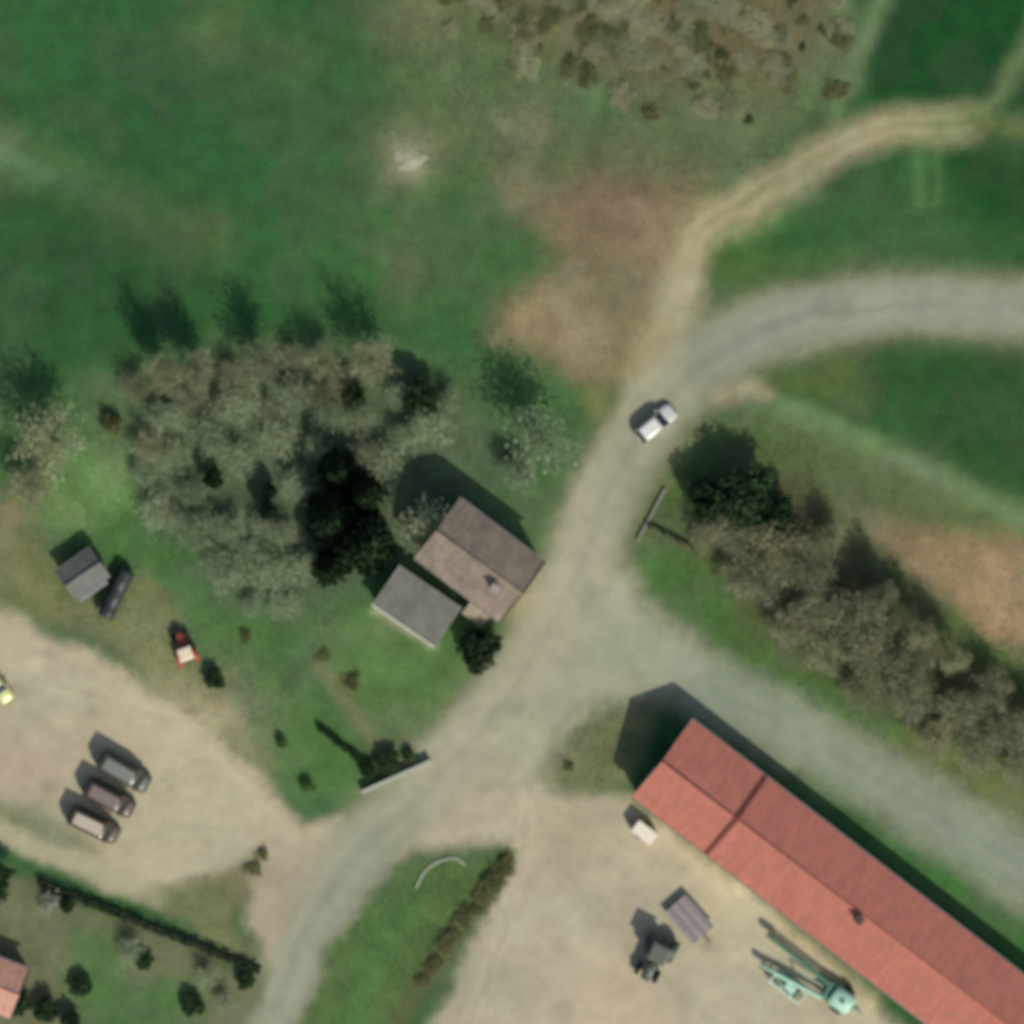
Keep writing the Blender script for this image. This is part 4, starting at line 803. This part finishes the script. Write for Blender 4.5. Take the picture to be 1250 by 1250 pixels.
# boom sprayer
o = empty('field_sprayer', P(1026, 1218), ang(-.81, -.59), 'mint green field sprayer with long folded booms beside the barn', 'sprayer')
M_mint = plain('mint_paint', (.40, .64, .48), .5, var=.12); M_dg = plain('sprayer_green', (.07, .2, .12), .55, var=.2); M_pale = plain('pale_pipe', (.5, .6, .5), .5)
MB().loft([[(x, -.95 * f, .8), (x, .95 * f, .8), (x, 1.1 * f, 1.2), (x, .8 * f, 1.9), (x, -.8 * f, 1.9), (x, -1.1 * f, 1.2)] for x, f in ((-1.2, .8), (-.95, 1), (.8, 1), (1.1, .75))]).build('tank', M_mint, o, True)
MB().tube([(-.1, 0, 1.85), (-.1, 0, 2.05)], [.28, .26], 12).build('tank_lid', M_dg, o)
MB().box(-1.5, 1.6, -.3, .3, .55, .82).build('chassis', M_dg, o); MB().box(1.1, 1.9, -1.0, 1.0, .7, 1.5, .1, .1).build('pump_housing', M_dg, o, bevel=.04)
for sg in (-1, 1): wheel(o, -.2, sg * 1.2, .62, .62, .34, M_mint)
for sg, x1, mt in ((-1, 9.6, M_dg), (1, 8.4, M_mint)):
    y0 = sg * .75; y1 = sg * 1.75 if sg > 0 else -1.1
    bm = empty.__class__ and MB()
    for dy, z in ((0, 1.35), (.34, 1.35), (.17, 1.7)): bm.beam((1.6, y0 + dy, z), (x1, y1 + dy, z - .2), .17)
    for k in range(11):
        t = (k + .5) / 11; x = 1.6 + (x1 - 1.6) * t; y = y0 + (y1 - y0) * t; z = 1.35 - .2 * t
        bm.beam((x - .3, y, z), (x, y + .17, z + .35), .05); bm.beam((x, y + .17, z + .35), (x + .3, y + .34, z), .05); bm.beam((x - .3, y, z), (x + .3, y + .34, z), .05)
    b = bm.build('boom', mt, o)
    for k in range(8):
        t = (k + .5) / 8; MB().tube([(1.6 + (x1 - 1.6) * t, y0 + (y1 - y0) * t, 1.3), (1.6 + (x1 - 1.6) * t, y0 + (y1 - y0) * t, .85)], [.04, .05], 6).build('nozzle', M_blk, b)
    MB().beam((x1 - 1.6, y1 + .17, 1.42), (x1, y1 + .17, 1.36), .45, .4).build('boom_end', plain('rusty_green', (.09, .09, .05), .8, var=.3), b)
    MB().tube([(x1 - .8, y1 + .17, 1.2), (x1 - .8, y1 + .17, 0)], [.05, .06], 6).build('support_leg', M_blk, o)
MB().tube([(1.9, 0, 1.0), (5.4, .25, 1.0), (5.6, .25, .05)], [.07, .07, .07], 8).build('hose_boom', M_pale, o)
MB().beam((-1.4, 0, .6), (-2.6, 0, .45), .14).build('drawbar', M_dg, o)

# cultivator parked beside the sprayer booms
o = empty('cultivator', P(962, 1204), ang(.78, .62), 'pale green cultivator frame with dark tines beside the sprayer booms', 'cultivator')
for y in (-.7, 0, .7): MB().beam((-1.9, y, .75), (1.9, y, .75), .2, .14).build('frame_bar', M_mint if y else M_dg, o)
for x in (-1.8, -.6, .6, 1.8): MB().beam((x, -.8, .86), (x, .8, .86), .14, .1).build('cross_bar', M_pale, o)
for i, y in enumerate((-.7, 0, .7)):
    for k in range(6):
        x = -1.6 + .62 * k + .2 * (i % 2); MB().tube([(x, y, .72), (x + .16, y, .45), (x, y, .02)], [.04, .04, .03], 5).build('tine', M_blk, o)
MB().box(-.5, .7, -.35, .5, .92, 1.25, .08, .08).build('seed_box', M_mint, o, bevel=.04)
